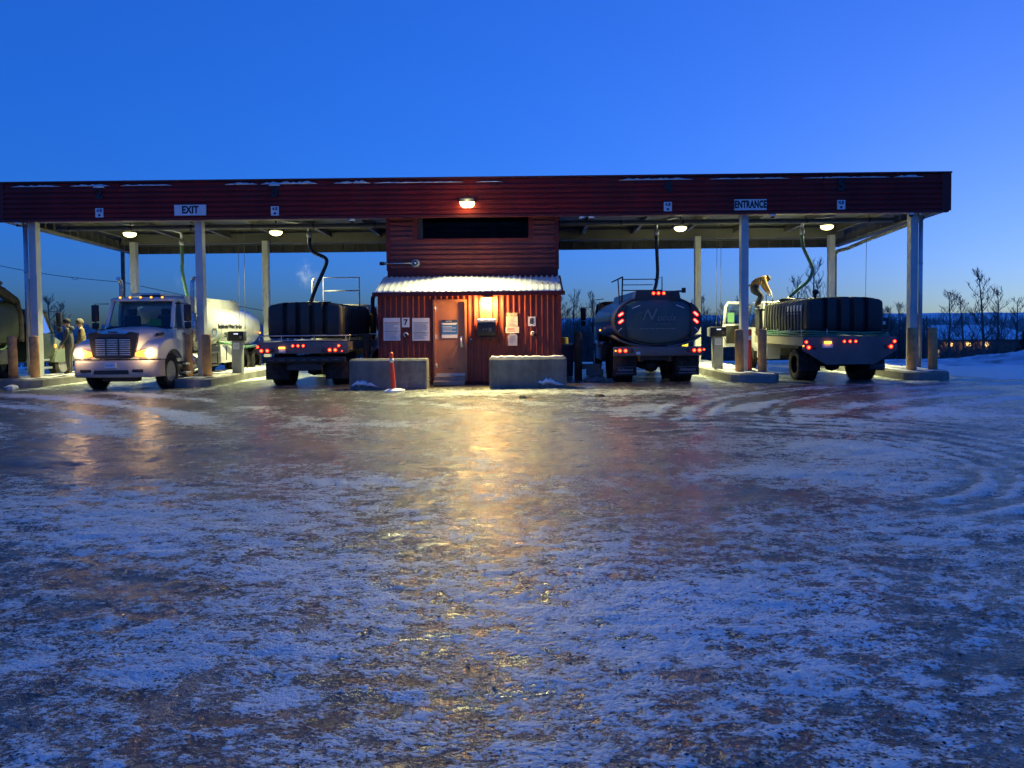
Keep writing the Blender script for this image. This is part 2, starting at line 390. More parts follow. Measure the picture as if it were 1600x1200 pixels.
at = me.attributes.new('clean', 'FLOAT', 'POINT'); at.data.foreach_set('value', clean.ravel().astype(np.float32))
def ground_mat():
    m = bpy.data.materials.new('icy_yard'); m.use_nodes = True; nt = m.node_tree; L = nt.links.new
    b = nt.nodes['Principled BSDF']
    g = nt.nodes.new('ShaderNodeNewGeometry')
    def noise(sc_, det=6, rough=.6, vec=None):
        n = nt.nodes.new('ShaderNodeTexNoise'); n.inputs['Scale'].default_value = sc_; n.inputs['Detail'].default_value = det; n.inputs['Roughness'].default_value = rough
        L(vec or g.outputs['Position'], n.inputs['Vector']); return n.outputs['Fac']
    def math_(op, a, b_=None, clamp=False):
        n = nt.nodes.new('ShaderNodeMath'); n.operation = op; n.use_clamp = clamp
        for i, v in enumerate((a, b_)):
            if v is None: continue
            if isinstance(v, (int, float)): n.inputs[i].default_value = v
            else: L(v, n.inputs[i])
        return n.outputs[0]
    def rng(v, a, b_, c=0., d=1.):
        n = nt.nodes.new('ShaderNodeMapRange'); n.interpolation_type = 'SMOOTHSTEP'; L(v, n.inputs[0])
        for i, x in enumerate((a, b_, c, d)): n.inputs[i + 1].default_value = x
        return n.outputs[0]
    def mix(f, a, b_):
        n = nt.nodes.new('ShaderNodeMix'); n.data_type = 'RGBA'; L(f, n.inputs[0])
        for i, v in ((6, a), (7, b_)):
            if isinstance(v, tuple): n.inputs[i].default_value = (*v, 1)
            else: L(v, n.inputs[i])
        return n.outputs[2]
    mp = nt.nodes.new('ShaderNodeMapping'); mp.inputs['Rotation'].default_value = (0, 0, .25); mp.inputs['Scale'].default_value = (.85, 1.15, 1)
    L(g.outputs['Position'], mp.inputs['Vector']); P = mp.outputs[0]
    at = nt.nodes.new('ShaderNodeAttribute'); at.attribute_name = 'frost'
    n1, n2, n3 = noise(2.3, 8, .65, P), noise(7, 6, .65, P), noise(34, 4, .6, P)
    s = math_('ADD', at.outputs['Fac'], math_('MULTIPLY', math_('SUBTRACT', n1, .5), 1.5))
    s = math_('ADD', s, math_('MULTIPLY', math_('SUBTRACT', n2, .5), 2.2))
    s = math_('ADD', s, math_('MULTIPLY', math_('SUBTRACT', n3, .5), 1.6))
    n4 = noise(85, 3, .6, P)
    s = math_('ADD', s, math_('MULTIPLY', math_('SUBTRACT', n4, .5), .9))
    fm = rng(s, .36, .74)
    ice = mix(rng(noise(2.2, 7, .7), .35, .65), (.06, .066, .056), (.20, .22, .185))
    cl = nt.nodes.new('ShaderNodeAttribute'); cl.attribute_name = 'clean'
    fv = rng(math_('ADD', math_('MULTIPLY', n4, .5), math_('MULTIPLY', n3, .5)), .38, .62)
    FR = mix(fv, (.38, .42, .35), (.74, .82, .70))  # light and dark grain painted in place of crust shading and glints
    c = mix(fm, ice, mix(cl.outputs['Fac'], FR, (.70, .84, .84)))
    vo = nt.nodes.new('ShaderNodeTexVoronoi'); vo.inputs['Scale'].default_value = 33; vo.inputs['Randomness'].default_value = 1
    L(g.outputs['Position'], vo.inputs['Vector'])
    sp = math_('MULTIPLY', rng(vo.outputs['Distance'], .18, .30, 1, 0), rng(noise(1.3, 4), .42, .56))
    sp = math_('MULTIPLY', sp, rng(at.outputs['Fac'], 1.1, 1.5, 1, 0))
    c = mix(sp, c, (.03, .027, .025))
    L(c, b.inputs['Base Color'])
    L(rng(fm, 0, 1, .19, .5), b.inputs['Roughness'])
    b.inputs['Specular IOR Level'].default_value = .5
    b.inputs['IOR'].default_value = 1.33
    nb = noise(2.4, 3, .5, P)
    h = math_('ADD', math_('MULTIPLY', n2, 1.3), math_('MULTIPLY', n3, .4))
    h = math_('ADD', h, math_('MULTIPLY', nb, 1.2))
    h = math_('ADD', h, math_('MULTIPLY', noise(110, 3), .10))
    h = math_('ADD', h, math_('MULTIPLY', fm, .4))
    bp = nt.nodes.new('ShaderNodeBump'); bp.inputs['Strength'].default_value = .9; bp.inputs['Distance'].default_value = .045
    L(h, bp.inputs['Height']); L(bp.outputs[0], b.inputs['Normal'])
    return m
M['ground'] = ground_mat()
me.materials.append(M['ground'])
tag(link('ground', me), kind='structure')

# loose grit frozen into the ice (near field)
mb = MB(); rg = np.random.RandomState(5)
def rock(mb, c, r, rnd):
    d = [(1, 0, 0), (-1, 0, 0), (0, 1, 0), (0, -1, 0), (0, 0, 1), (0, 0, -1)]
    vs = [(c[0] + a * r * rnd.uniform(.6, 1.3), c[1] + b * r * rnd.uniform(.6, 1.3), c[2] + e * r * rnd.uniform(.2, .45)) for a, b, e in d]
    mb.add(vs, [(0, 2, 4), (2, 1, 4), (1, 3, 4), (3, 0, 4), (2, 0, 5), (1, 2, 5), (3, 1, 5), (0, 3, 5)])
for _ in range(14000):
    dpt = 2.4 + 13 * R.random() ** 1.3; x = 1.5 + (R.random() - .5) * dpt * 1.45; y = -23.3 + dpt
    if vnoise(np.array(x * .9), np.array(y * .9), 77) < R.random() * .9: continue
    i = int(np.searchsorted(gy, y)); j = int(np.searchsorted(gx, x))
    rock(mb, (x, y, GZ[i, j] + .002), R.choice((.003, .004, .005, .006, .008, .011)), R)
M['grit'] = mat('grit', (.045, .04, .036), .8, 0, .3, .5, 6)
tag(mb.build('grit', 'grit'), 'dark grit and gravel scattered over the icy foreground', 'gravel', kind='stuff')

# far ridge and snow bank
mb = MB(); rings = []
xs = np.linspace(-3500, 4500, 161)
base = 30 * ssm(-500, 400, xs) + 3
for (yy, k) in ((1500, 0), (1900, .75), (2100, 1.0), (2500, .9)):
    hh = base * k * (1 + .25 * (fbm(xs * .0016, xs * 0 + 3, 3, 9) - .45)) + (k > 0) * 5 * (fbm(xs * .02, xs * 0 + yy, 3, 5) - .45) - 4.5
    rings.append([(float(x), yy, float(z)) for x, z in zip(xs, hh)])
for i in range(3):
    n = len(xs); mb.add(rings[i] + rings[i + 1], [(j, j + 1, n + j + 1, n + j) for j in range(n - 1)], True)
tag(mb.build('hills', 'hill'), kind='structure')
bx = np.linspace(15.2, 46, 150); by = np.linspace(4.2, 13.5, 46)
BX, BY = np.meshgrid(bx, by)
prof = np.sin(PI * np.clip((BY - 4.2) / 9.3, 0, 1)) ** .8
hgt = (.12 + 1.6 * ssm(20.0, 29, BX)) * ssm(15.2, 17.5, BX)
BZ = -.12 + prof * hgt * (.55 + .9 * fbm(BX * .5, BY * .7, 4, 61)) + prof * (fbm(BX * 2.2, BY * 2.2, 3, 13) - .45) * .35 + np.vectorize(gz)(BX, BY) * .35
mb = MB(); n = len(bx)
mb.add([(float(a), float(b), float(c)) for a, b, c in zip(BX.ravel(), BY.ravel(), BZ.ravel())],
       [(i * n + j, i * n + j + 1, (i + 1) * n + j + 1, (i + 1) * n + j) for i in range(len(by) - 1) for j in range(n - 1)], True)
M['bank'] = mat('ploughed_snow', (.70, .72, .76), .8, 0, .2, .12, 1.2, .8, 6, (.12, .11, .10), .85, .8)
tag(mb.build('snow_bank', 'bank'), kind='structure')

# ------------------------------------------------------------------ canopy
M['darkolive'] = mat('dark_olive_steel', (.085, .085, .07), .6)
W2, L2, HB, HT, HR = 14.37, 7.82, 5.0, 6.11, 4.72
can = thing('canopy', 'long flat drive-through canopy with red ribbed fascia on white steel columns', 'canopy')
def hprof(z0, z1, pitch=.155, dp=.045):
    pr = [(0, z0)]; z = z0
    while z + pitch <= z1 + 1e-4:
        pr += [(0, z + .026), (-dp, z + .034), (-dp, z + pitch - .034), (0, z + pitch - .022), (0, z + pitch)]; z += pitch
    if pr[-1][1] < z1 - 1e-3: pr.append((0, z1))
    return pr
def hpanel(name, L, z0, z1, m, pitch=.155, dp=.035):
    pr = hprof(z0, z1, pitch, dp); n = len(pr); mb = MB()
    mb.add([(0, p[0], p[1]) for p in pr] + [(L, p[0], p[1]) for p in pr], [(i, n + i, n + i + 1, i + 1) for i in range(n - 1)])
    return mb.mesh(name, m)
fp = hpanel('fascia_panel', 3.535, HB + .03, HT - .02, 'fascia')
x = -W2 + .22
for i in range(8):
    link('fascia_panel', fp, can, (x, -R.uniform(0, .002), 0)); x += 3.5375
    if i < 7: MB().box(x - .012, x + .008, -.04, -.002, HB + .03, HT - .02).build('panel_seam', 'fascia', can)
sp_ = hpanel('side_fascia_panel', 3.6, HB + .03, HT - .02, 'fascia')
for sx, rz in ((-1, -PI / 2), (1, PI / 2)):
    for k in range(2):
        o = link('side_fascia_panel', sp_, can, (sx * W2, (k + (sx < 0)) * 3.75 + .2, 0), (0, 0, rz))
        o.location = (sx * W2, (.2 + 3.75 * k + 3.6) if sx < 0 else .2 + 3.75 * k, 0)
for sx in (-1, 1):
    a, b = sorted((sx * (W2 - .24), sx * (W2 + .04)))
    MB().box(a, b, -.045, .2, HB + .004, HT + .003).build('corner_trim', 'redtrim', can)
MB().box(-W2 - .05, W2 + .05, -.07, .14, HT + .004, HT + .05).build('cap_flashing', 'redtrim', can)
MB().box(-W2 + .03, W2 - .03, -.05, .10, HB - .045, HB + .028).build('bottom_trim', 'redtrim', can)
MB().box(-W2 + .24, W2 - .24, .03, .12, HB + .03, HT).build('fascia_backing', 'darksteel', can)
MB().box(-W2 + .02, W2 - .02, L2 - .02, L2 + .12, HR, HT - .3).build('rear_fascia', 'darksteel', can)
for sx in (-1, 1):
    a, b = sorted((sx * (W2 - .10), sx * (W2 - .03)))
    MB().prism([(.12, HB - .02), (L2 - .03, HR + .01), (L2 - .03, HT - .35), (.12, HT - .1)], 'x', a, b).build('side_backing', 'deck', can)
    a, b = sorted((sx * (W2 - .32), sx * (W2 - .11)))
    MB().prism([(.12, HB - .02), (L2 - .05, HR + .0), (L2 - .05, HR + .07), (.12, HB + .05)], 'x', a, b).build('edge_beam', 'steel', can)
    for k in range(16):
        y0 = .5 + k * .46
        a, b = sorted((sx * (W2 - .30), sx * (W2 - .105))); zz = HB - (HB - HR) * y0 / L2
        MB().box(a, b, y0, y0 + .03, zz + .055, zz + .36).build('edge_stiffener', 'steel', can)
# roof deck: pans sloping gently to the back
rm = MB().prism([(.13, 5.62), (L2 - .03, 5.40), (L2 - .03, 5.46), (.13, 5.68)], 'x', 0, 1.98).mesh('roof_pan', 'deck')
for i in range(14): link('roof_pan', rm, can, (-W2 + .30 + i * 1.982, 0, -.004 * (i % 2)))
jm = MB().prism([(.14, 5.36), (L2 - .1, 5.14), (L2 - .1, 5.17), (.14, 5.39)], 'x', -.06, .06).prism([(.14, 5.392), (L2 - .1, 5.172), (L2 - .1, 5.385), (.14, 5.605)], 'x', -.015, .015).mesh('joist', 'steel')
for i in range(15):
    xx = -13.7 + i * 1.957
    link('joist', jm, can, (xx, 0, 0))
MB().box(-W2 + .35, W2 - .35, 6.62, 6.90, 4.98, 5.36).build('rear_girder', 'steel', can)
MB().box(-W2 + .35, W2 - .35, .55, .80, 5.02, 5.30).build('front_girder', 'steel', can)
MB().box(-W2 + .12, W2 - .12, L2 - .16, L2 - .03, HR + .30, HR + .36).build('rear_rail', 'steel', can)
sm = MB().box(-.015, .015, -.06, 0, 0, .30).mesh('rear_stiffener', 'darkolive')
for i in range(58): link('rear_stiffener', sm, can, (-14 + i * .49, L2 - .025, HR - .002))
# columns
cmf = MB()
for a in ((-.11, .11, -.12, -.106), (-.11, .11, .106, .12)): cmf.box(a[0], a[1], a[2], a[3], 0, 4.85)
cmf.box(-.012, .012, -.106, .106, 0, 4.85)
cmf.box(-.11, -.098, -.106, .106, 0, 4.85).box(.098, .11, -.106, .106, 0, 4.85)
cmesh = cmf.mesh('column', 'column')
bpm = MB().box(-.22, .22, -.22, .22, 0, .03).mesh('base_plate', 'galv')
for x in (-13.47, -8.34, 8.34, 13.47):
    c = link('column', cmesh, can, (x, .35, .215)); link('base_plate', bpm, c)
    c = link('column', cmesh, can, (x, 6.48, .215)); link('base_plate', bpm, c); c.scale = (1, 1, .995)
for sx, off in ((-1, -.26), (1, .26)):
    X = sx * 13.47 + (-.18 if sx < 0 else .17)
    p = MB().tube([(X, .2, .3), (X, .2, 4.9)], .062, 14).tube([(X, .2, 4.9), (X, .2, 5.02)], .075, 14).build('downpipe', 'galv', can)
    for z in (1.9, 3.45): MB().lathe([(-.02, .07), (.02, .07)], 'z', 14, (X, .2, z)).build('pipe_clamp', 'galv', p)
# gutter drain along the right edge and left edge
for sx in (-1, 1):
    if sx > 0: MB().tube([(13.62, 6.48, .3), (13.62, 6.48, 4.30), (13.66, 6.35, 4.42), (13.85, 5.9, 4.47), (13.95, 4.6, 4.62), (13.95, 1.0, 4.84), (13.85, .5, 4.86)], .065, 12).build('drain_pipe', 'steel', can)
# water mains under the roof
MB().tube([(-13.3, 1.25, 4.90), (13.3, 1.25, 4.90)], .075, 12).build('water_main', 'steel', can)
MB().tube([(-13.3, 1.75, 5.02), (13.3, 1.75, 5.02)], .045, 10).build('conduit', 'galv', can)
for i in range(14):
    x = -12.9 + i * 1.957
    MB().cyl((x, 1.25, 4.96), (x, 1.25, 5.5), .012, n=6).lathe([(-.025, .085), (.025, .085)], 'x', 14, (x, 1.25, 4.90)).build('pipe_hanger', 'darksteel', can)
# snow lying along the first rib of the fascia
rs = random.Random(3)
def snow_strip(x0, x1, big):
    mb = MB(); n = int((x1 - x0) / .09) + 2; rings = []
    for i in range(n):
        x = x0 + (x1 - x0) * i / (n - 1); e = min(1, i / 3, (n - 1 - i) / 3)
        h = big * e * rs.uniform(.35, 1.1) + .006
        z = HT - .105
        rings.append([(x, -.006, z), (x, -.034, z), (x, -.036, z + h * .5), (x, -.02, z + h), (x, -.006, z + h)])
    mb.loft(rings); return mb.build('snow_ridge', 'snow', can)
for a, b, h in ((-13.9, -12.4, .05), (-12.1, -10.9, .06), (-10.6, -9.0, .04), (-7.4, -6.4, .06), (-6.3, -4.6, .085), (-4.1, -3.0, .09), (-2.9, -.2, .03), (.2, 1.0, .03), (4.5, 6.7, .06), (7.2, 9.6, .035), (10.0, 12.6, .035), (12.7, 13.6, .06)):
    snow_strip(a, b, h)

# signs on the fascia
def plate(name, label, cat, x0, x1, z0, z1, y, m='signw', group=None, th=.012):
    t = thing(name, label, cat, ((x0 + x1) / 2, y, (z0 + z1) / 2), group)
    w, h = (x1 - x0) / 2, (z1 - z0) / 2
    MB().box(-w, w, -th, 0, -h, h).build('panel', m, t)
    return t, w, h
FY = -.052
def border(t, w, h, m, th, y=-.0135, ins=0):
    mb = MB()
    for a in ((-w + ins, w - ins, h - th - ins, h - ins), (-w + ins, w - ins, -h + ins, -h + th + ins), (-w + ins, -w + th + ins, -h + th + ins, h - th - ins), (w - th - ins, w - ins, -h + th + ins, h - th - ins)):
        mb.box(a[0], a[1], y - .002, y, a[2], a[3])
    mb.build('border', m, t)
t, w, h = plate('exit_sign', 'white rectangular sign reading EXIT on the red fascia', 'sign', -8.94, -7.96, 5.08, 5.42, FY)
text('EXIT', .30, 'ink', t, (0, -.014, 0), sx=.80, bold=.013); border(t, w, h, 'ink', .008)
t, w, h = plate('entrance_sign', 'white rectangular sign reading ENTRANCE on the red fascia', 'sign', 7.93, 8.91, 5.06, 5.40, FY)
text('ENTRANCE', .30, 'ink', t, (0, -.014, 0), sx=.60, bold=.014); border(t, w, h, 'ink', .008)
NW = {'2': 'two, leftmost', '3': 'three, right of EXIT', '4': 'four, left of ENTRANCE', '5': 'five, rightmost'}
for x, n, zz in ((-11.21, '2', 0), (-5.885, '3', 0), (5.945, '4', 0), (11.125, '5', 0)):
    t, w, h = plate('clearance_sign', 'small white 4.8 clearance sign under bay number ' + NW[n], 'sign', x - .12, x + .12, 5.06, 5.34, FY, group='clearance signs on the fascia')
    text('4.8', .135, 'inknavy', t, (0, -.014, .062), sx=.95, bold=.006)
    MB().box(-.035, .035, -.0155, -.0135, -.105, -.045).build('symbol', 'ink', t)
    t = thing('bay_number', 'large black bay number %s high on the red fascia' % NW[n], 'number', (x, -.04, 5.78), 'bay numbers on the fascia')
    text(n, .50, 'ink', t, (0, -.02, 0), sx=.95, bold=.02, name='digit', ext=.018)
    if n in '23': # snow caught on the raised digit
        MB().loft([[(a, -.005, .17), (a, -.05, .165), (a, -.05, .19 + .05 * e), (a, -.005, .2 + .06 * e)] for a, e in ((-.16, 0), (-.08, .8), (0, 1), (.09, .7), (.17, 0))]).build('snow_cap', 'snow', t)

# small dome cameras under the fascia edge
dm = MB().lathe([(0, .03), (-.01, .085), (-.05, .09), (-.07, .08)], 'z', 16)
dmesh = dm.mesh('housing', 'signw')
lens = MB().lathe([(0, .07), (-.04, .058), (-.062, .03), (-.068, .004)], 'z', 14).mesh('dome', 'black')
for x, s in ((-13.75, 'above the left end column'), (-3.58, 'left of the pump house'), (3.38, 'right of the pump house, left of a pair'), (3.66, 'right of the pump house, right of a pair'), (9.1, 'right of the ENTRANCE sign'), (13.25, 'above the right end column')):
    t = thing('dome_camera', 'small white dome camera under the fascia ' + s, 'camera', (x, .02, HB - .048), 'dome cameras under the fascia')
    link('housing', dmesh, t); link('dome', lens, t, (0, 0, -.071))

# flood lights under the roof
hm = MB().bbox(-.24, .24, -.17, .17, -.02, .11, .05).cyl((0, 0, .10), (0, 0, .42), .03, n=10).mesh('housing', 'darksteel')
lm = MB().lathe([(0, .205), (-.05, .2), (-.10, .15), (-.125, .07), (-.13, .01)], 'z', 20).mesh('lens', 'flood')
WARM = (1.0, .96, .46)
FL = ((-11.85, 'leftmost flood light under the roof, over the white tanker'), (-6.83, 'flood light under the roof left of the pump house'), (6.96, 'flood light under the roof right of the pump house'), (11.92, 'rightmost flood light under the roof'))
for x, s in FL:
    t = thing('flood_light', 'glowing ' + s, 'light', (x, 3.0, 4.98), 'flood lights under the canopy')
    link('housing', hm, t); link('lens', lm, t, (0, 0, -.022))
    lamp('flood_lamp', 'AREA', t, (0, 0, -.17), 40, WARM, (0, math.radians(16) * (x > 11), 0), size=.36, spot=math.radians(104))
    lamp('flood_spill', 'POINT', t, (0, -.02, -.30), 1.6, WARM, size=.12)
t = thing('fascia_light', 'bright wall pack light mounted on the middle of the fascia', 'light', (-.07, -.05, 5.36))
MB().bbox(-.24, .24, -.30, 0, 0, .13, .04).cyl((0, -.02, .1), (0, -.02, .26), .03, n=10).build('housing', 'darksteel', t)
MB().loft([[(a * w_, b_, z_) for a, b_ in ((-1, -.02), (1, -.02), (1, -.02 - .27 * k_), (-1, -.02 - .27 * k_))] for z_, w_, k_ in ((0, .22, 1), (-.08, .19, .9), (-.13, .12, .6))]).build('lens', 'flood', t)
lamp('wall_pack_lamp', 'AREA', t, (0, -.2, -.16), 46, (1, .93, .42), (math.radians(-47), 0, 0), .3, spot=math.radians(126))
lamp('wall_pack_spill', 'POINT', t, (0, -.42, .03), .9, (1, .9, .45), size=.1)

# ------------------------------------------------------------------ pump house
ph = thing('pump_house', 'red ribbed metal pump house with a snowy lean-to roof under the canopy', 'building')
SY, BY0 = -.90, .50
def vpanel(name, x0, x1, z0, z1, y, parent, pitch=.164, phase=0.0):
    # vertical trapezoid ribs standing proud towards -Y
    pts = [x0]; k = math.ceil((x0 - phase) / pitch); pr = [(x0, 0)]
    while True:
        c = phase + k * pitch; k += 1
        if c + .035 > x1: break
        if c - .035 < x0: continue
        pr += [(c - .034, 0), (c - .017, -.036), (c + .017, -.036), (c + .034, 0)]
    pr.append((x1, 0)); n = len(pr)
    mb = MB().add([(p[0], y + p[1], z0) for p in pr] + [(p[0], y + p[1], z1) for p in pr], [(i, i + 1, n + i + 1, n + i) for i in range(n - 1)])
    return mb.build(name, 'redwall', parent)
xs_ = [-2.63, -1.84, -1.06]
for a, b in zip(xs_[:-1], xs_[1:]): vpanel('wall_panel', a, b, .06, 2.60, SY, ph)
xs_ = [-.06, .70, 1.52, 2.34, 2.65]
for a, b in zip(xs_[:-1], xs_[1:]): vpanel('wall_panel', a, b, .06, 2.60, SY - .0015 * (a > 0), ph)
vpanel('wall_panel', -1.06, -.06, 2.455, 2.60, SY, ph)
MB().box(-2.62, -1.03, SY + .005, BY0 - .01, 0, 2.58).box(-.09, 2.64, SY + .005, BY0 - .01, 0, 2.58).box(-1.03, -.09, SY + .08, BY0 - .01, 0, 2.58).box(-1.03, -.09, SY + .005, SY + .079, 2.46, 2.58).build('wall_core', 'redtrim', ph)
for x in (-2.66, 2.60): MB().box(x, x + .075, SY - .045, SY + .07, .03, 2.575).build('corner_trim', 'redtrim', ph)
for x in (-2.66, 2.735):
    pass
for sx in (-1, 1):
    x = -2.635 if sx < 0 else 2.655
    pr = [(SY + .07, .05), (BY0, .05), (BY0, 3.15), (SY + .07, 2.60)]
    a, b = sorted((x, x + sx * .015)); MB().prism(pr, 'x', a, b).build('side_wall', 'redwall', ph)
# lean-to roof of ribbed sheet, fascia trim, snow
rt = [(-1.10, 2.66), (.5, 3.21)]
mb = MB(); prx = []
x = -2.72
while x < 2.72:
    prx += [(x, 0), (x + .06, 0), (x + .075, .03), (x + .105, .03), (x + .12, 0)]; x += .165
prx.append((2.74, 0)); n = len(prx)
mb.add([(p[0], rt[0][0], rt[0][1] + p[1]) for p in prx] + [(p[0], rt[1][0], rt[1][1] + p[1]) for p in prx], [(i, i + 1, n + i + 1, n + i) for i in range(n - 1)])
mb.prism([(-1.09, 2.60), (.5, 3.15), (.5, 3.20), (-1.09, 2.65)], 'x', -2.715, 2.735)
roof = mb.build('lean_to_roof', 'redtrim', ph)
MB().box(-2.78, 2.78, -1.145, -1.092, 2.545, 2.665).build('eave_trim', 'redtrim', ph)
MB().box(-2.64, 2.66, -1.09, SY - .045, 2.575, 2.595).build('soffit', 'redtrim', ph)
rs = random.Random(8)
nx_, nv_ = 330, 9
SN = []
for i in range(nx_ + 1):
    x = -2.70 + 5.38 * i / nx_; rp = ((x + 2.72) % .165) / .165; rb = .032 * max(0, min(1, (rp - .3) / .12, (.78 - rp) / .12)); edge = -.01 + .05 * float(vnoise(np.array(x * 6), np.array(0.5), 8)); top = 1.0 - (.02 if x < 1.4 else .10) * (1 - rb / .032) - .03 * float(vnoise(np.array(x * 9), np.array(2.5), 5))
    row = []
    for j in range(nv_ + 1):
        v = j / nv_; y = -1.13 + edge * (1 - v) + (1.58 * top - edge * 0) * v
        z = 2.66 + (y + 1.10) * .344
        th = rb * .5 + .034 * min(1, 4 * v + .35, 5 * (1 - v) + .45) * (.3 + 1.8 * float(fbm(np.array(x * 2.2), np.array(v * 3.5), 3, 4))) + .008
        if x > 1.55 and .38 < v < .52: th = .002 + .03 * (1 - min(1, (x - 1.55) / .4))
        row.append((x, y, z + th))
    SN.append([(x, row[0][1] + .01, row[0][2] - .10)] + row + [(x, row[-1][1], row[-1][2] - .09)])
mb = MB(); n = len(SN[0])
mb.add([p for r in SN for p in r], [(i * n + j, (i + 1) * n + j, (i + 1) * n + j + 1, i * n + j + 1) for i in range(nx_) for j in range(n - 1)], True)
mb.add(SN[0], [tuple(range(n))]); mb.add(SN[-1], [tuple(reversed(range(n)))])
mb.build('roof_snow', 'roofsnow', roof)
# upper box
MB().box(-2.59, 2.66, BY0 + .004, 6.2, 0, 4.36).box(-2.59, -1.66, BY0 + .004, 6.2, 4.36, 5.38).box(1.77, 2.66, BY0 + .004, 6.2, 4.36, 5.38).box(-1.66, 1.77, BY0 + 1.6, 6.2, 4.36, 5.38).build('box_core', 'redtrim', ph)
for (a, b, z0, z1) in ((-2.50, -.9, 3.44, 4.32), (-.9, .8, 3.44, 4.32), (.8, 2.57, 3.44, 4.32), (-2.50, -1.80, 4.32, 5.09), (1.90, 2.57, 4.32, 5.09)):
    link('wall_panel', hpanel('wall_panel', b - a, z0, z1, 'redwall', .15, .05), ph, (a, BY0, 0))
for a in ((-2.625, -2.49, 3.40, 5.2), (2.56, 2.695, 3.40, 5.2), (-1.80, -1.655, 4.32, 5.2), (1.765, 1.905, 4.32, 5.2)):
    MB().box(a[0], a[1], BY0 - .045, BY0 + .06, a[2], a[3]).build('corner_trim', 'redtrim', ph)
MB().box(-2.60, 2.67, BY0 - .03, BY0, 3.16, 3.425).build('base_flashing', 'redtrim', ph)
MB().box(-1.655, 1.765, BY0 - .05, BY0 + .05, 4.315, 4.372).build('window_sill', 'redtrim', ph)
w_ = MB().box(-1.655, 1.765, BY0 + .035, BY0 + .043, 4.375, 5.38).build('window', 'dimglass', ph)
MB().box(-1.655, -1.50, BY0 + .02, BY0 + .06, 4.375, 5.38).build('window_frame', 'darksteel', w_)
MB().box(-1.4, 1.6, BY0 + .9, BY0 + .95, 4.7, 4.76).box(.6, .75, BY0 + .6, BY0 + .9, 4.4, 5.1).build('interior_rail', 'steel', w_)
# door
d = MB().box(-.985, -.135, SY + .01, SY + .055, .25, 2.38).build('door', 'door', ph)
fr = MB().box(-1.05, -.99, SY - .05, SY + .07, .06, 2.45).box(-.13, -.07, SY - .05, SY + .07, .06, 2.45).box(-.99, -.13, SY - .05, SY + .07, 2.385, 2.45).build('door_frame', 'door', ph)
for z in (.46, 1.30, 2.14): MB().cyl((-.992, SY - .02, z), (-.992, SY - .02, z + .13), .016, n=8).box(-1.045, -.94, SY - .006, SY + .012, z, z + .13).build('hinge', 'galv', d)
MB().bbox(-.275, -.205, SY - .008, SY + .012, 1.06, 1.38, .008).tube([(-.24, SY - .005, 1.32), (-.24, SY - .07, 1.32), (-.24, SY - .07, 1.10), (-.24, SY - .005, 1.10)], .012, 8).build('handle', 'galv', d)
MB().box(-.98, -.14, SY - .005, SY + .01, .252, .30).build('kick_strip', 'galv', d)
MB().box(-.62, -.48, SY + .004, SY + .012, .43, .45).build('scuff', 'darksteel', d)
MB().box(-1.0, -.12, SY - .36, SY - .05, 0, .225).box(-1.0, -.12, SY - .70, SY - .362, 0, .11).build('door_step', 'conc', ph)
MB().box(-.98, -.14, SY - .05, SY + .01, .226, .25).build('threshold', 'galv', ph)
# horn on a bracket arm and small bracket on the box wall
h = thing('pipe_arm', 'steel pipe arm with round flange on the red upper wall', 'pipe', (-1.72, BY0 - .06, 3.62))
MB().tube([(0, -.05, 0), (-.97, -.05, 0)], .018, 10).build('arm', 'galv', h)
MB().lathe([(-.09, .055), (-.06, .13), (.0, .135), (.02, .11)], 'y', 22).build('flange', 'galv', h)
MB().lathe([(-.105, .075), (-.088, .08)], 'y', 18).build('flange_opening', 'black', h)
MB().lathe([(-.118, .03), (-.10, .03)], 'y', 12).build('flange_bolt', 'signw', h)
MB().lathe([(-1.10, .055), (-.97, .055), (-.955, .04)], 'x', 14, (0, -.05, 0)).build('end_cap', 'black', h)
MB().lathe([(-.955, .035), (-.90, .045), (-.87, .03)], 'x', 12, (0, -.05, 0)).build('coupling', 'galv', h)
b_ = thing('wall_camera', 'small red bracket camera on the upper wall below the window', 'camera', (.085, BY0 - .03, 4.2))
MB().box(-.055, .055, -.03, 0, .02, .13).build('bracket', 'redwall', b_)
MB().bbox(-.04, .04, -.16, -.0305, -.10, .018, .012).build('body', 'redtrim', b_)
MB().cyl((0, -.161, -.06), (0, -.175, -.06), .025, n=12).build('lens', 'black', b_)
# porch lamp
pl = thing('porch_light', 'glowing amber jelly jar lamp above the control box', 'light', (.53, SY - .03, 2.47))
MB().lathe([(0, .10), (-.035, .10), (-.05, .085)], 'y', 18).build('base', 'darksteel', pl)
MB().lathe([(.02, .15), (-.02, .155), (-.06, .13), (-.085, .08), (-.092, .01)], 'z', 20, (0, -.15, 0)).build('lens', 'porch', pl)
MB().lathe([(.05, .05), (.02, .158)], 'z', 20, (0, -.15, .002)).build('cap', 'darksteel', pl)
lamp('porch_lamp', 'POINT', pl, (0, -.16, -.15), 42, (1, .55, .13), size=.08)
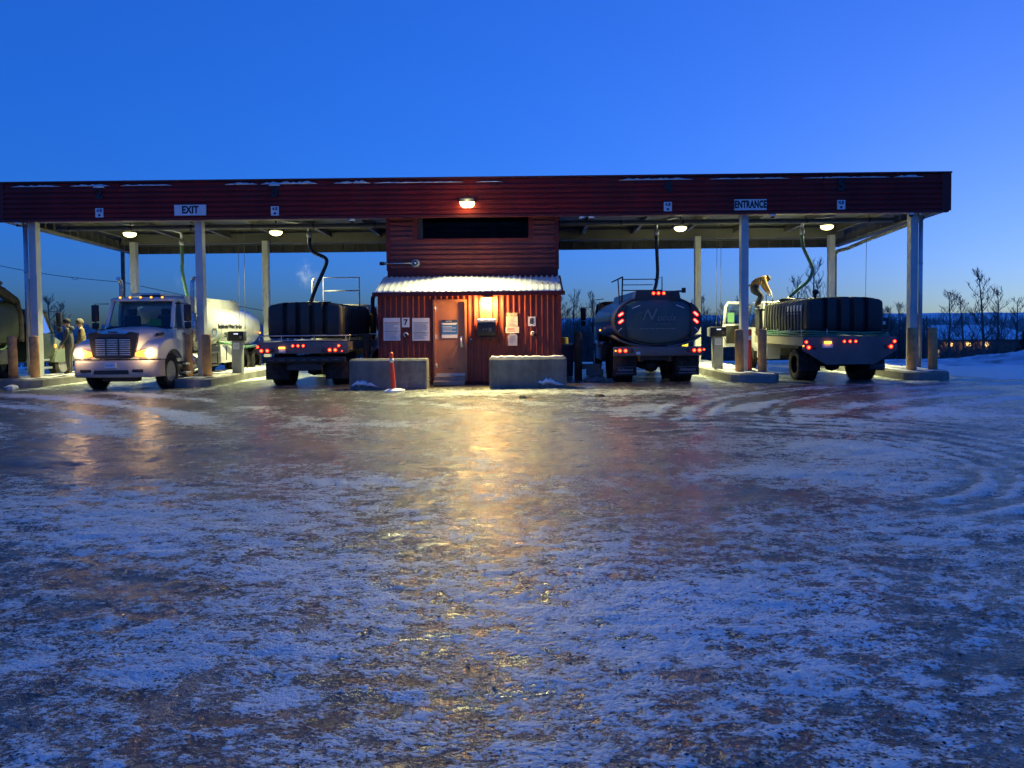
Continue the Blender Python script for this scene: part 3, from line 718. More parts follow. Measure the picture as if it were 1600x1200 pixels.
# control box with snow, shelf
cb = thing('control_box', 'black wall control box with a snow cap under the porch light', 'control box', (.515, SY - .04, 1.38))
MB().bbox(-.265, .265, -.30, 0, 0, .40, .02).build('body', 'black', cb)
MB().loft([[(a * k, -.15 + b * k2, z) for a, b in ((-.27, -.16), (-.2, -.165), (0, -.16), (.2, -.168), (.27, -.155), (.27, .14), (-.27, .14))] for z, k, k2 in ((.401, 1, 1), (.45, 1.02, 1.02), (.485, .95, .93), (.50, .75, .7))]).build('snow_cap', 'snow', cb)
for x in (-.11, -.03): MB().box(x, x + .05, -.306, -.301, .17, .22).build('button', 'greydeck', cb)
MB().box(.06, .15, -.306, -.301, .13, .24).build('keypad', 'greydeck', cb)
MB().box(-.24, .28, -.30, -.02, -.06, -.03).box(-.16, -.11, -.20, -.03, -.15, -.061).box(.10, .15, -.20, -.03, -.15, -.061).build('shelf', 'darksteel', cb)
MB().tube([(.265, -.12, .3), (.31, -.12, .22), (.33, -.08, .02), (.36, -.03, -.2)], .012, 6).build('cable', 'black', cb)
# wall signs and plates
def lines(t, w, z0, z1, n, m='inkgrey', seed=1, th=.011, y=-.0145, first=None):
    r_ = random.Random(seed)
    for i in range(n):
        z = z1 + (z0 - z1) * i / max(1, n - 1); ww = w * r_.uniform(.62, 1.0)
        MB().box(-w, -w + 2 * ww, y - .0006, y, z - th / 2, z + th / 2).build('print_line', first if (first and i < 2) else m, t)
t, w, h = plate('notice_board', 'white printed rules board left of the number 7', 'sign', -2.50, -2.01, 1.27, 1.93, SY - .04)
lines(t, w * .88, -.28, .17, 15, seed=2); MB().box(-w * .9, w * .9, -.0156, -.0146, .19, .205).build('heading_rule', 'inkred', t); MB().box(-w * .9, w * .9, -.0156, -.0146, -.065, -.055).build('divider', 'ink', t)
t, w, h = plate('notice_board', 'white printed rules board beside the door, right of the number 7', 'sign', -1.66, -1.16, 1.26, 1.92, SY - .04)
lines(t, w * .85, -.27, .14, 14, seed=5); MB().box(-w * .9, w * .9, -.0156, -.0146, .18, .195).build('heading_rule', 'ink', t); MB().box(-w * .9, w * .9, -.0156, -.0146, -.105, -.095).build('divider', 'inkgrey', t)
for n_, x in (('7', -1.85), ('8', 1.82)):
    t, w, h = plate('number_plate', 'white square plate with black number ' + ('seven, between two rules boards' if n_ == '7' else 'eight, right of the notices'), 'sign', x - .11, x + .11, 1.655, 1.93, SY - .04)
    text(n_, .23, 'ink', t, (0, -.014, 0), bold=.008, name='digit')
    t = thing('hose_outlet', 'small white round outlet on the wall under number ' + ('seven' if n_ == '7' else 'eight'), 'outlet', (x + (.0 if n_ == '7' else .03), SY - .036, 1.44))
    MB().lathe([(0, .07), (-.04, .068), (-.05, .05)], 'y', 16).build('collar', 'signw', t)
    MB().tube([(0, -.05, 0), (.035, -.11, -.01), (.05, -.13, -.05)], .04, 12).build('elbow', 'black', t)
t, w, h = plate('door_poster', 'blue and white poster on the brown door', 'poster', -.81, -.35, 1.33, 1.86, SY + .003, 'signw', th=.004)
MB().box(-w, w, -.0056, -.0046, h - .09, h).build('navy_band', 'inknavy', t); MB().box(-w, w, -.0056, -.0046, -h + .10, h - .11).build('blue_field', 'inkblue', t)
for i, z in enumerate((.12, .06, .02, -.04, -.08)): MB().box(-w * .85, w * (.85 if i % 2 == 0 else .3), -.0068, -.0058, z, z + (.04 if i == 0 else .012)).build('print_line', 'signw', t)
text('NOTICE', .05, 'signw', t, (-.02, -.0075, h - .045), ext=.0005)
t, w, h = plate('warning_notice', 'cream notice with red heading right of the control box', 'sign', 1.08, 1.41, 1.65, 2.04, SY - .04, 'paper')
MB().box(-w, w, -.0142, -.0132, h - .10, h - .01).build('heading_band', 'inkred', t); text('NOTICE', .075, 'paper', t, (0, -.0165, h - .055), bold=.003, ext=.0005); lines(t, w * .85, -.16, .06, 7, 'inkgrey', 9, .01)
t, w, h = plate('small_notice', 'small cream plate below the red-headed notice', 'sign', 1.06, 1.45, 1.46, 1.64, SY - .045, 'paper')
lines(t, w * .8, -.04, .05, 3, 'inkred', 4, .014)
t = thing('paper_box', 'cream round-topped paper box on the wall below the notices', 'box', (1.26, SY - .04, 1.09))
MB().prism([(-.13, .02), (.13, .02), (.14, .28), (.09, .345), (-.09, .345), (-.14, .28)], 'y', -.10, 0).build('body', 'paper', t)
MB().box(-.145, .145, -.11, -.001, 0, .018).build('bottom_lip', 'galv', t); lines(t, .08, .1, .26, 5, 'inkgrey', 6, .01, -.1015)
t = thing('door_bell', 'tiny white bell push beside the door', 'bell', (.05, SY - .037, 1.26))
MB().box(-.03, .03, -.03, 0, -.06, .06).build('body', 'darksteel', t); MB().cyl((0, -.03, .03), (0, -.045, .03), .02, n=10).build('button', 'signw', t)

# ------------------------------------------------------------------ islands
rs = random.Random(12)
def island(label, x0, x1, y0, y1):
    t = thing('concrete_island', label, 'island', ((x0 + x1) / 2, y0, 0), 'raised concrete islands between the lanes')
    w = (x1 - x0) / 2; L = y1 - y0
    prof = [(-w, .35), (-w + .18, .06), (-w + .35, 0), (w - .35, 0), (w - .18, .06), (w, .35), (w, L), (-w, L)]
    rings = []
    for z, i in ((-.08, 0), (.185, 0), (.215, .03), (.22, .06)):
        rings.append([(p[0] * (1 - i / w), p[1] + (i if p[1] < L / 2 else -i), z) for p in prof])
    MB().loft(rings, smooth=False).build('kerb', 'conc', t)
    # trampled snow sheet on top
    nx, ny = 12, 60; vs = []; fs = []
    for j in range(ny + 1):
        for i in range(nx + 1):
            u, v = i / nx, j / ny; e = min(u, 1 - u) * 2
            yy = .1 + (L - .2) * v
            inset = .22 * max(0, 1 - yy / .5)
            xx = (-w + .05 + inset) + (2 * w - .1 - 2 * inset) * u + rs.uniform(-.015, .015)
            nz = float(fbm(np.array(xx * 2.3 + x0), np.array(yy * 2.3), 3, 31))
            vs.append((xx, yy, .213 + .075 * (nz - .30) * (1.2 - .3 * e) + rs.uniform(0, .006)))
    for j in range(ny):
        for i in range(nx): fs.append((j * (nx + 1) + i, j * (nx + 1) + i + 1, (j + 1) * (nx + 1) + i + 1, (j + 1) * (nx + 1) + i))
    MB().add(vs, fs, True).build('snow_cover', 'dirtysnow', t)
    return t
island('long concrete island at the far left end of the canopy', -14.15, -12.75, -.95, 8.3)
island('concrete island between the white tanker and the black tank truck', -9.0, -7.6, -1.25, 8.3)
island('concrete island under the ENTRANCE sign', 7.6, 9.0, -1.25, 8.3)
island('long concrete island at the right end of the canopy', 12.75, 14.1, -.95, 8.3)

# bollards
bmesh_ = MB().lathe([(0, .128), (1.26, .128), (1.285, .118), (1.30, .085), (1.305, .01)], 'z', 22).mesh('post', 'bollard')
cap_ = MB().lathe([(-.01, .14), (.035, .14)], 'z', 22).mesh('base_collar', 'conc')
BL = ((-13.95, -.1, 'outermost left tan bollard on the left end island'), (-13.25, -.15, 'tan bollard in front of the left end column'),
      (-8.58, -.15, 'tan bollard left of the column under the EXIT sign'), (-7.98, -.2, 'scuffed tan bollard right of the column under the EXIT sign'),
      (8.06, -.2, 'tan bollard in front of the column under the ENTRANCE sign'), (8.74, -.2, 'tan bollard right of the red delineator'),
      (13.22, -.15, 'scuffed tan bollard in front of the right end column'), (13.88, -.1, 'outermost right tan bollard on the right end island'))
for i, (x, y, s) in enumerate(BL):
    t = thing('bollard', s, 'bollard', (x, y, .2), 'tan bollards on the islands', R.uniform(0, 6))
    t.rotation_euler = (R.uniform(-.012, .012), R.uniform(-.012, .012), R.uniform(0, 6))
    link('post', bmesh_, t); link('base_collar', cap_, t)
for x, y, h, m, s in ((-3.24, .3, 1.46, 'timber', 'brown timber post with a white tag left of the pump house'), (3.30, .9, 1.45, 'timber', 'scratched brown timber post beside the blue bin'), (2.98, 2.6, 1.27, 'yellow', 'yellow bollard behind the blue bin'), (7.62, 5.4, 1.42, 'yellow', 'yellow bollard behind the round tanker')):
    t = thing('bollard', s, 'bollard', (x, y, 0))
    MB().lathe([(-.05, .125), (h * .5, .122), (h - .03, .12), (h - .005, .105), (h, .01)], 'z', 20).build('post', m, t)
    if x < -3:
        MB().box(-.055, .055, -.131, -.124, .58, .70).build('tag', 'signw', t); MB().box(-.03, .03, -.131, -.124, .78, .95).build('stripe', 'inkred', t)

# card terminals
def terminal(label, x, y, flip):
    t = thing('card_terminal', label, 'terminal', (x, y, .215), 'card terminals on the islands')
    MB().bbox(-.155, .155, -.13, .13, 0, 1.05, .012).build('pedestal', 'greyterm', t)
    MB().box(-.10, .10, -.135, -.131, .78, .98).build('label_plate', 'signw', t)
    for i in range(5): MB().box(-.08, .08, -.1372, -.1355, .81 + i * .032, .82 + i * .032).build('print_line', 'inkgrey', t)
    hd = MB().bbox(-.25, .25, -.17, .16, 1.04, 1.36, .025).build('head', 'black', t)
    MB().box(-.06, .08, -.174, -.1705, 1.26, 1.295).build('screen', 'screen', hd)
    MB().box(.12, .19, -.175, -.1705, 1.12, 1.21).build('keypad', 'greydeck', hd)
    MB().box(-.29, -.252, -.15, .14, 1.06, 1.34).build('side_cover', 'greyterm', hd)
    MB().tube([(.2, 0, 1.05), (.27, -.02, .9), (.28, -.02, .75)], .012, 6).build('cable', 'black', t)
    return t
terminal('grey card terminal with black head beside the white tanker', -7.75, 1.7, 1)
terminal('grey card terminal with black head left of the ENTRANCE column', 7.85, 1.6, -1)

# delineators
def delineator(label, x, y, z, h, lean):
    t = thing('delineator_post', label, 'delineator', (x, y, z)); t.rotation_euler = (0, lean, 0)
    MB().lathe([(.0, .075), (.05, .07), (h * .68, .052), (h - .05, .05), (h - .02, .056), (h + .0, .05), (h + .03, .02)], 'z', 16).build('post', 'orange', t)
    MB().lathe([(h * .76, .0535), (h * .86, .053)], 'z', 16).build('reflective_band', 'signw', t)
    MB().lathe([(0, .19), (.035, .18), (.05, .09)], 'z', 8).build('foot', 'black', t)
    return t
d1 = delineator('orange delineator post standing in front of the left concrete barrier', -1.85, -3.25, -.02, 1.0, -.05)
MB().loft([[(r_ * math.cos(a) * rs.uniform(.85, 1.15), r_ * .8 * math.sin(a), z) for a in np.linspace(0, 2 * PI, 13)[:-1]] for r_, z in ((.30, -.005), (.27, .03), (.18, .06), (.08, .075))]).build('snow_collar', 'snow', d1)
delineator('red and white delineator post between the bollards under the ENTRANCE sign', 8.5, .25, .2, 1.28, 0)

# barriers
def barrier(label, x, y, rz, snowx):
    t = thing('concrete_barrier', label, 'barrier', (x, y, -.06), 'concrete barriers in front of the pump house', rz)
    L, h = 1.05, .86
    pr = [(-.30, 0), (.30, 0), (.30, .16), (.22, .40), (.20, h - .03), (.17, h), (-.17, h), (-.20, h - .03), (-.22, .40), (-.30, .16)]
    pr = [(-.29, 0), (.29, 0), (.29, .10), (.26, h - .05), (.21, h), (-.21, h), (-.26, h - .05), (-.29, .10)]
    rings = [[(a, p[0] * k, p[1] * (1 if p[1] < .05 else k2)) for p in pr] for a, k, k2 in ((-L, .92, .985), (-L + .03, 1, 1), (L - .03, 1, 1), (L, .92, .985))]
    MB().loft(rings, smooth=False).build('block', 'conc2', t)
    for xx in (-.62, .62):
        MB().disc((xx, -.2815, .44), .05).build('lifting_hole', 'black', t)
        MB().lathe([(-.284, .052), (-.287, .066), (-.280, .07)], 'y', 14, (xx, 0, .44)).build('hole_rim', 'conc2', t)
    # wedge of blown snow stuck to the face and foot
    nn = 16; rings = []
    for i in range(nn):
        u = i / (nn - 1); e = math.sin(PI * min(1, u * 1.05)) ** .6
        hh = .26 * e * rs.uniform(.6, 1) * (1 - .6 * u) + .01; z0 = .10 + .10 * rs.random() * (1 - u)
        rings.append([(snowx + .75 * u, -.284, z0), (snowx + .75 * u, -.32 - .02 * rs.random(), z0 + hh * .4), (snowx + .75 * u, -.276, z0 + hh)])
    MB().loft(rings).build('snow_patch', 'snow', t)
    rings = []
    for i in range(24):
        u = i / 23; xx = -L + .06 + (2 * L - .12) * u; hh = .02 + .035 * rs.random()
        rings.append([(xx, -.17, h - .004), (xx, -.12 * rs.uniform(.5, 1), h + hh), (xx, .12, h + hh), (xx, .2, h - .004)])
    if snowx > 0: MB().loft(rings).build('snow_crust', 'dirtysnow', t)
    MB().tube([(L + .0, 0, .22), (L + .07, 0, .22), (L + .07, 0, .34), (L, 0, .34)], .012, 6).build('lifting_loop', 'darksteel', t)
    return t
barrier('concrete barrier left of the door, behind the orange post', -2.10, -2.35, -.02, -1.0)
barrier('concrete barrier right of the door under the control box', 1.68, -2.25, .015, .25)

# bin, timber blocks, frozen clumps
t = thing('waste_bin', 'dark blue plastic bin beside the timber post', 'bin', (2.98, 1.9, 0))
MB().loft([[(a * k, b * k, z) for a, b in ((-.24, -.26), (.24, -.26), (.24, .26), (-.24, .26))] for z, k in ((0, .86), (.9, 1.0), (.92, 1.06), (.98, 1.06))], smooth=False).build('body', 'binblue', t)
MB().loft([[(a * k, b * k, z) for a, b in ((-.27, -.30), (.27, -.30), (.27, .28), (-.27, .28))] for z, k in ((.982, 1), (1.02, 1), (1.06, .8))], smooth=False).build('lid', 'binblue', t)
M['paleblock'] = mat('pale_timber', (.5, .42, .38), .8, 0, .3, .2, 5)
for x, y, z, w, h, s in ((3.95, 2.2, 0, .55, .20, 'pale timber block lying on the ground left of the round tanker'), (3.85, 2.5, .2, .62, .17, 'pale timber block stacked on another beside the tanker')):
    t = thing('timber_block', s, 'timber', (x, y, z)); MB().bbox(-w / 2, w / 2, -.12, .12, 0, h, .012).build('block', 'paleblock', t)
    for e in (-1, 1): MB().box(e * w / 2 - .003, e * w / 2 + .003, -.10, .10, .02, h - .02).build('end_grain', 'timber', t)
def clump(label, x, y, r, m, seed, cat='clump', flat=.45):
    rr = random.Random(seed); t = thing('frozen_clump', label, cat, (x, y, -.02))
    for k in range(7):
        a = rr.uniform(0, 6.28); d_ = rr.uniform(0, r * .9) * (k > 0); q_ = r * rr.uniform(.25, .6); rings = []
        for z, s in ((-.02, 1), (.25, 1.05), (.6, .75), (.85, .3)):
            rings.append([(d_ * 1.6 * math.cos(a) + q_ * s * math.cos(b) * rr.uniform(.75, 1.25), d_ * .6 * math.sin(a) + q_ * s * math.sin(b) * rr.uniform(.75, 1.25), q_ * z * flat * 2) for b in np.linspace(0, 2 * PI, 9)[:-1]])
        MB().loft(rings, smooth=False).build('lump', m, t)
M['mud'] = mat('frozen_mud', (.07, .055, .04), .8, 0, .4, .4, 9, .6, 20)
clump('dark frozen mud clump in front of the right barrier', 1.5, -5.4, .16, 'mud', 1)
clump('dark frozen mud clump right of the right barrier', 3.35, -5.3, .20, 'mud', 2)
clump('dirty snow heap at the foot of the left end island', -13.2, -1.35, .30, 'dirtysnow', 3)
clump('dirty snow heap beside the timber post and right barrier', 3.75, -.3, .34, 'conc', 4)
clump('small brown clump on the ice in front of the door', -.9, -4.3, .05, 'mud', 6)

# hoses
def hose(name, label, pts, r, m, drop):
    t = thing(name, label, 'hose', pts[0])
    P = [Vector(p) - Vector(pts[0]) for p in pts]
    # smooth the polyline (Catmull-Rom)
    out = []
    for i in range(len(P) - 1):
        a, b, c, d_ = P[max(0, i - 1)], P[i], P[i + 1], P[min(len(P) - 1, i + 2)]
        for k in range(6):
            s = k / 6; out.append(.5 * ((2 * b) + (c - a) * s + (2 * a - 5 * b + 4 * c - d_) * s * s + (3 * b - a - 3 * c + d_) * s ** 3))
    out.append(P[-1])
    MB().tube(out, r, 12).build('hose', m, t)
    MB().cyl((0, 0, -.02), (0, 0, .16), r * 1.35, n=12).build('coupling', 'galv', t)
    a = out[-1]; b = out[-3]; u = (a - b).normalized()
    MB().cyl(a - u * .05, a + u * .16, r * 1.3, n=12).build('nozzle', 'darksteel', t)
    MB().tube([(0, 0, .16), (0, 0, .42), Vector(drop) * .15 + Vector((0, 0, .46)), Vector(drop) + Vector((0, 0, .46))], .05, 12).build('feed_pipe', 'galv', t)
    return t
hose('filling_hose', 'green filling hose dropping into the white tanker', [(-10.35, 3.6, 4.62), (-10.33, 3.6, 4.1), (-10.32, 3.55, 3.7), (-10.2, 3.5, 3.1), (-10.12, 3.5, 2.72)], .055, 'hosegreen', (-.9, -2.3, 0))
hose('filling_hose', 'black kinked filling hose reaching into the black tank truck', [(-5.42, 2.0, 4.64), (-5.40, 2.0, 4.3), (-5.25, 2.0, 4.12), (-4.98, 2.0, 4.0), (-4.86, 2.0, 3.86), (-4.95, 1.95, 3.55), (-5.2, 1.85, 2.95), (-5.38, 1.8, 2.46)], .062, 'hoseblack', (-.7, -.75, 0))
hose('filling_hose', 'black filling hose hanging over the round tanker', [(6.0, 2.2, 4.62), (6.02, 2.2, 4.0), (6.04, 2.2, 3.4), (5.98, 2.15, 3.0), (5.86, 2.1, 2.6)], .058, 'hoseblack', (.5, -.95, 0))
hose('filling_hose', 'green filling hose curving into the black tank truck at the right', [(10.75, 2.1, 4.60), (10.78, 2.1, 4.2), (10.98, 2.05, 3.7), (11.06, 2.0, 3.4), (10.9, 1.95, 3.05), (10.5, 1.9, 2.72), (10.2, 1.85, 2.46)], .055, 'hosegreen', (.7, -.85, 0))
# pull cords
for x, y, zb, s in ((-13.1, 5.0, 1.9, 'at the left end lane'), (-8.30, 3.4, 1.75, 'left of a pair over the left terminal'), (-8.10, 3.4, 1.75, 'right of a pair over the left terminal'), (8.28, 3.4, 1.72, 'left of a pair over the right terminal'), (8.42, 3.4, 1.72, 'right of a pair over the right terminal'), (13.55, 3.7, 2.2, 'beside the right drain pipe')):
    t = thing('pull_cord', 'thin pull cord hanging from the canopy ' + s, 'cord', (x, y, 0), 'pull cords under the canopy')
    MB().cyl((0, 0, zb), (.03, 0, 5.3), .008, n=6).build('cord', 'greydeck', t); MB().cyl((0, 0, zb - .1), (0, 0, zb), .016, n=8).build('handle', 'black', t)

# ------------------------------------------------------------------ trucks: shared pieces
def wheel_meshes(Rr, w):
    k = Rr / .5
    rim = MB().lathe([(w * .42, .30 * k), (w * .30, .29 * k), (w * .12, .25 * k), (w * .10, .13 * k), (w * .34, .11 * k), (w * .40, .07 * k), (w * .40, .005)], 'x', 24)
    for i in range(10):
        a = 2 * PI * i / 10; y, z = .17 * k * math.cos(a), .17 * k * math.sin(a); rim.cyl((w * .10, y, z), (w * .22, y, z), .013, n=6)
    rim.m = 1
    for i in range(8):
        a = 2 * PI * i / 8 + .2; y, z = .225 * k * math.cos(a), .225 * k * math.sin(a); rim.disc((w * .125, y, z), .03 * k, 'x', 12, 1)
    pr = [(-w * .42, .29), (-w * .5, .33), (-w * .5, .42), (-w * .46, .475), (-w * .38, .495), (-w * .22, .5), (-w * .20, .487), (-w * .16, .487), (-w * .14, .5), (w * .14, .5), (w * .16, .487), (w * .20, .487), (w * .22, .5), (w * .38, .495), (w * .46, .475), (w * .5, .42), (w * .5, .33), (w * .42, .29)]
    rings = [[(a, r * k * math.cos(2 * PI * j / 36), r * k * math.sin(2 * PI * j / 36)) for j in range(36)] for a, r in pr]
    ty = MB().loft(rings, cap=False)
    # tread blocks
    for i in range(44):
        a = 2 * PI * i / 44
        for s in (-1, 1):
            c, s_ = math.cos(a), math.sin(a); r0 = .492 * k; r1 = .507 * k; x0, x1 = s * w * .24, s * w * .46; t = .016
            vs = [(x, r * c - tt * s_, r * s_ + tt * c) for x in (x0, x1) for r in (r0, r1) for tt in (-t, t)]
            ty.add(vs, [(0, 1, 3, 2), (4, 6, 7, 5), (0, 4, 5, 1), (2, 3, 7, 6), (0, 2, 6, 4), (1, 5, 7, 3)])
    return rim.mesh('wheel', ['rim', 'black']), ty.mesh('tyre', 'rubber')
WM, TM = wheel_meshes(.5, .27)
def wheel(parent, x, y, Rr=.5, dual=False):
    sx = 1 if x > 0 else -1; k = Rr / .5
    w = link('wheel', WM, parent, (x, y, Rr - .03), (R.uniform(0, 6), 0, 0 if sx > 0 else PI)); w.scale = (1, k, k)
    if dual: w.rotation_euler = (0, 0, PI if sx > 0 else 0)  # dished side outwards on duals
    link('tyre', TM, w)
    if dual: link('tyre', TM, w, (.30, 0, 0))
    return w
def light_round(parent, x, y, z, r=.055, kind='red', d=-1, name='tail_light'):
    hot = {'red': 'redhot', 'amber': 'amber', 'dead': 'deadlens', 'marker': 'amber'}[kind]; ring = {'red': 'redlens', 'amber': 'ambersoft', 'dead': 'deadlens', 'marker': 'ambersoft'}[kind]
    mb = MB(); mb.lathe([(0, r * 1.25), (d * .012, r * 1.25), (d * .013, r * 1.05)], 'y', 18)
    mb.m = 1; mb.lathe([(d * .010, r * 1.04), (d * .022, r), (d * .024, r * .62)], 'y', 18)
    mb.m = 2; mb.lathe([(d * .0235, r * .63), (d * .032, r * .45), (d * .034, r * .02)], 'y', 18)
    return mb.build(name, ['black', ring, hot], parent, (x, y, z))
def slanted_led(parent, x, y, z, ang):
    mb = MB(); c, s = math.cos(ang), math.sin(ang)
    def cap(hl, hw, y0, y1):
        pts = []
        for k in range(20):
            a = 2 * PI * k / 20; u = hw * math.cos(a) + (hl if math.cos(a) > 0 else -hl); v = hw * math.sin(a); pts.append((u * c - v * s, u * s + v * c))
        mb.prism([(p[0], p[1]) for p in reversed(pts)], 'y', y0, y1)
    cap(.055, .052, -.02, 0); mb.m = 1; cap(.05, .043, -.03, -.0202); mb.m = 2; cap(.045, .024, -.036, -.0302)
    return mb.build('tail_light', ['black', 'redlens', 'redled'], parent, (x, y, z))
def rail(mb, pts, r=.02): return mb.tube(pts, r, 8)
def cabin(t, w, yf, yb, z0, zb, zt, slope, m, wtop=None, interior=True):
    d = 1 if yb > yf else -1; wt = wtop or w * .9
    rings = [[(x, y, z) for x, y in ((-ww, yf), (ww, yf), (ww, yb), (-ww, yb))] for z, ww in ((z0, w * .97), (z0 + .1, w), (zb - .06, w), (zb, w * .985))]
    if d < 0: rings = [list(reversed(q)) for q in rings]
    body = MB().loft(rings, smooth=False).build('cab_body', m, t)
    yt = yf + d * slope; ybt = yb - d * .02
    pil = MB()
    P = {}
    for sx in (-1, 1):
        P[sx] = dict(fb=Vector((sx * w * .96, yf + d * .03, zb)), ft=Vector((sx * wt * .97, yt, zt - .07)), bb=Vector((sx * w * .96, yb - d * .04, zb)), bt=Vector((sx * wt * .97, ybt - d * .03, zt - .07)))
        q = P[sx]
        MB().tube([q['fb'], q['ft']], .055, 6, smooth=False).build('pillar', m, t); MB().tube([q['bb'], q['bt']], .07, 6, smooth=False).build('pillar', m, t)
    mid = (yb - d * .32)
    for sx in (-1, 1):
        MB().tube([(sx * w * .97, mid, zb), (sx * wt * .98, mid, zt - .06)], .045, 6, smooth=False).build('pillar', m, t)
        pr = [(mid, zb - .01), (yb - d * .02, zb - .01), (ybt, zt - .05), (mid, zt - .05)]
        MB().add([(sx * w * .985, pr[0][0], pr[0][1]), (sx * w * .985, pr[1][0], pr[1][1]), (sx * wt * .99, pr[2][0], pr[2][1]), (sx * wt * .99, pr[3][0], pr[3][1])], [(0, 1, 2, 3)]).build('quarter_panel', m, t)
    # back wall frame round the rear window
    yy = yb - d * .03
    for a in ((-w * .96, -.55, zb, zt - .05), (.55, w * .96, zb, zt - .05), (-.55, .55, zb, zb + .14), (-.55, .55, zt - .22, zt - .05)):
        pil.box(a[0], a[1], min(yy, yy - d * .03), max(yy, yy - d * .03), a[2], a[3])
    pil.build('cab_frame', m, t)
    rr = [[(x * k, y + (yc - y) * (1 - k) * .6, z) for x, y in ((-wt, yt - d * .12), (-wt * .5, yt - d * .16), (wt * .5, yt - d * .16), (wt, yt - d * .12), (wt, ybt), (-wt, ybt))] for yc in ((yt + ybt) / 2,) for z, k in ((zt - .09, 1.0), (zt - .05, 1.02), (zt - .01, .97), (zt + .03, .8))]
    if d < 0: rr = [list(reversed(q)) for q in rr]
    MB().loft(rr).build('roof', m, t)
    a, b = P[-1], P[1]
    MB().quad(a['fb'] + Vector((0, -d * .02, 0)), b['fb'] + Vector((0, -d * .02, 0)), b['ft'] + Vector((0, -d * .02, 0)), a['ft'] + Vector((0, -d * .02, 0))).build('windscreen', 'glass', t)
    MB().tube([a['fb'] + Vector((0, -d * .02, .0)), b['fb'] + Vector((0, -d * .02, .0))], .03, 6).build('windscreen_seal', 'black', t)
    MB().box(-.55, .55, min(yy - d * .012, yy - d * .018), max(yy - d * .012, yy - d * .018), zb + .14, zt - .22).build('rear_window', 'glass', t)
    for sx in (-1, 1):
        q = P[sx]
        MB().quad(q['fb'], Vector((sx * w * .97, mid, zb)), Vector((sx * wt * .98, mid, zt - .07)), q['ft']).build('side_window', 'glass', t)
        MB().tube([q['fb'] + Vector((sx * .012, 0, 0)), (sx * (w * .97 + .012), mid, zb + .0)], .016, 6).build('window_seal', 'black', t)
        x0, x1 = sorted((sx * (w + .002), sx * (w + .016)))
        y0, y1 = sorted((yf + d * .08, mid + d * .03))
        dr = MB().bbox(x0, x1, y0, y1, z0 + .12, zb - .02, .006).build('door', m, t)
        x0, x1 = sorted((sx * (w + .018), sx * (w + .05)))
        y0, y1 = sorted((mid - d * .18, mid - d * .02))
        MB().bbox(x0, x1, y0, y1, zb - .20, zb - .16, .008).build('handle', 'black', dr)
    if interior:
        for sx in (-1, 1):
            MB().bbox(sx * w * .5 - .24, sx * w * .5 + .24, min(yb - d * .5, yb - d * .36), max(yb - d * .5, yb - d * .36), zb - .1, zb + .38, .05).bbox(sx * w * .5 - .13, sx * w * .5 + .13, min(yb - d * .47, yb - d * .38), max(yb - d * .47, yb - d * .38), zb + .39, zb + .58, .04).build('seat', 'seat', t)
        MB().prism([(yf + d * .06, zb - .02), (yf + d * .36, zb - .02), (yf + d * .36, zb + .03), (yf + d * .14, zb + .06)] if d > 0 else [(yf + d * .36, zb - .02), (yf + d * .06, zb - .02), (yf + d * .14, zb + .06), (yf + d * .36, zb + .03)], 'x', -w * .9, w * .9).build('dashboard', 'black', t)
        sw = MB(); cx = w * .5 * (-1 if d < 0 else -1) * (-1 if d < 0 else 1)
        sw.tube([(cx + .2 * math.cos(a), yf + d * (.42 - .08 * math.sin(a)), zb + .08 + .18 * math.sin(a)) for a in np.linspace(0, 2 * PI, 17)], .014, 6).build('steering_wheel', 'black', t)
    return body
def mirror_arm(t, x, y, z, sx, h=.42):
    m = MB(); rail(m, [(x - sx * .38, y + .05, z + h * .55), (x, y, z + h * .55), (x, y, z - h * .75), (x - sx * .36, y + .05, z - h * .75)], .014); a = m.build('mirror_arm', 'black', t)
    MB().bbox(x - .10, x + .10, y - .05, y + .05, z - h * .35, z + h * .5, .03).build('mirror', 'black', a)
    MB().bbox(x - .09, x + .09, y - .05, y + .05, z - h * .72, z - h * .40, .03).build('lower_mirror', 'black', a)
    return a
def stack(t, x, y, z0, z1, bend, m='chrome', r=.06):
    MB().tube([(x, y, z0), (x, y, z1 - .22), (x, y + bend * .02, z1 - .12), (x, y + bend * .09, z1 - .03), (x, y + bend * .18, z1)], [r, r, r, r, r * 1.02], 14).build('exhaust_stack', m, t)
    MB().lathe([(0, r * 1.7), (.9, r * 1.7)], 'z', 16, (x, y, z0 + .25)).build('heat_shield', m, t)
def frame_rails(t, y0, y1, z=.72, w=.42):
    m = MB()
    for s in (-1, 1): m.box(s * w - .04, s * w + .04, y0, y1, z - .12, z + .12)
    n = int((y1 - y0) / .9)
    for i in range(n + 1): yy = y0 + .1 + i * .85; m.box(-w + .041, w - .041, yy, yy + .08, z - .08, z + .08)
    return m.build('chassis', 'darksteel', t)
def axle(t, y, w, z, diff=True):
    m = MB().cyl((-w, y, z), (w, y, z), .07, n=12)
    if diff: m.lathe([(-.22, .05), (-.16, .16), (0, .21), (.16, .16), (.22, .05)], 'x', 16, (0, y, z))
    return m.build('axle', 'darksteel', t)
def mudflap(t, x, y, w, z0, z1, txt=None):
    f = MB().bbox(x - w / 2, x + w / 2, y - .012, y, z0, z1, .005).build('mud_flap', 'rubber', t)
    if txt:
        text(txt, .13, 'inkgrey', f, (x, y - .014, z0 + .17), shear=.35, bold=.004, ext=.001)
        MB().box(x - w * .38, x + w * .4, y - .0145, y - .0125, z0 + .245, z0 + .256).box(x - w * .38, x + w * .38, y - .0145, y - .0125, z0 + .06, z0 + .078).build('flap_print', 'inkgrey', f)
    return f
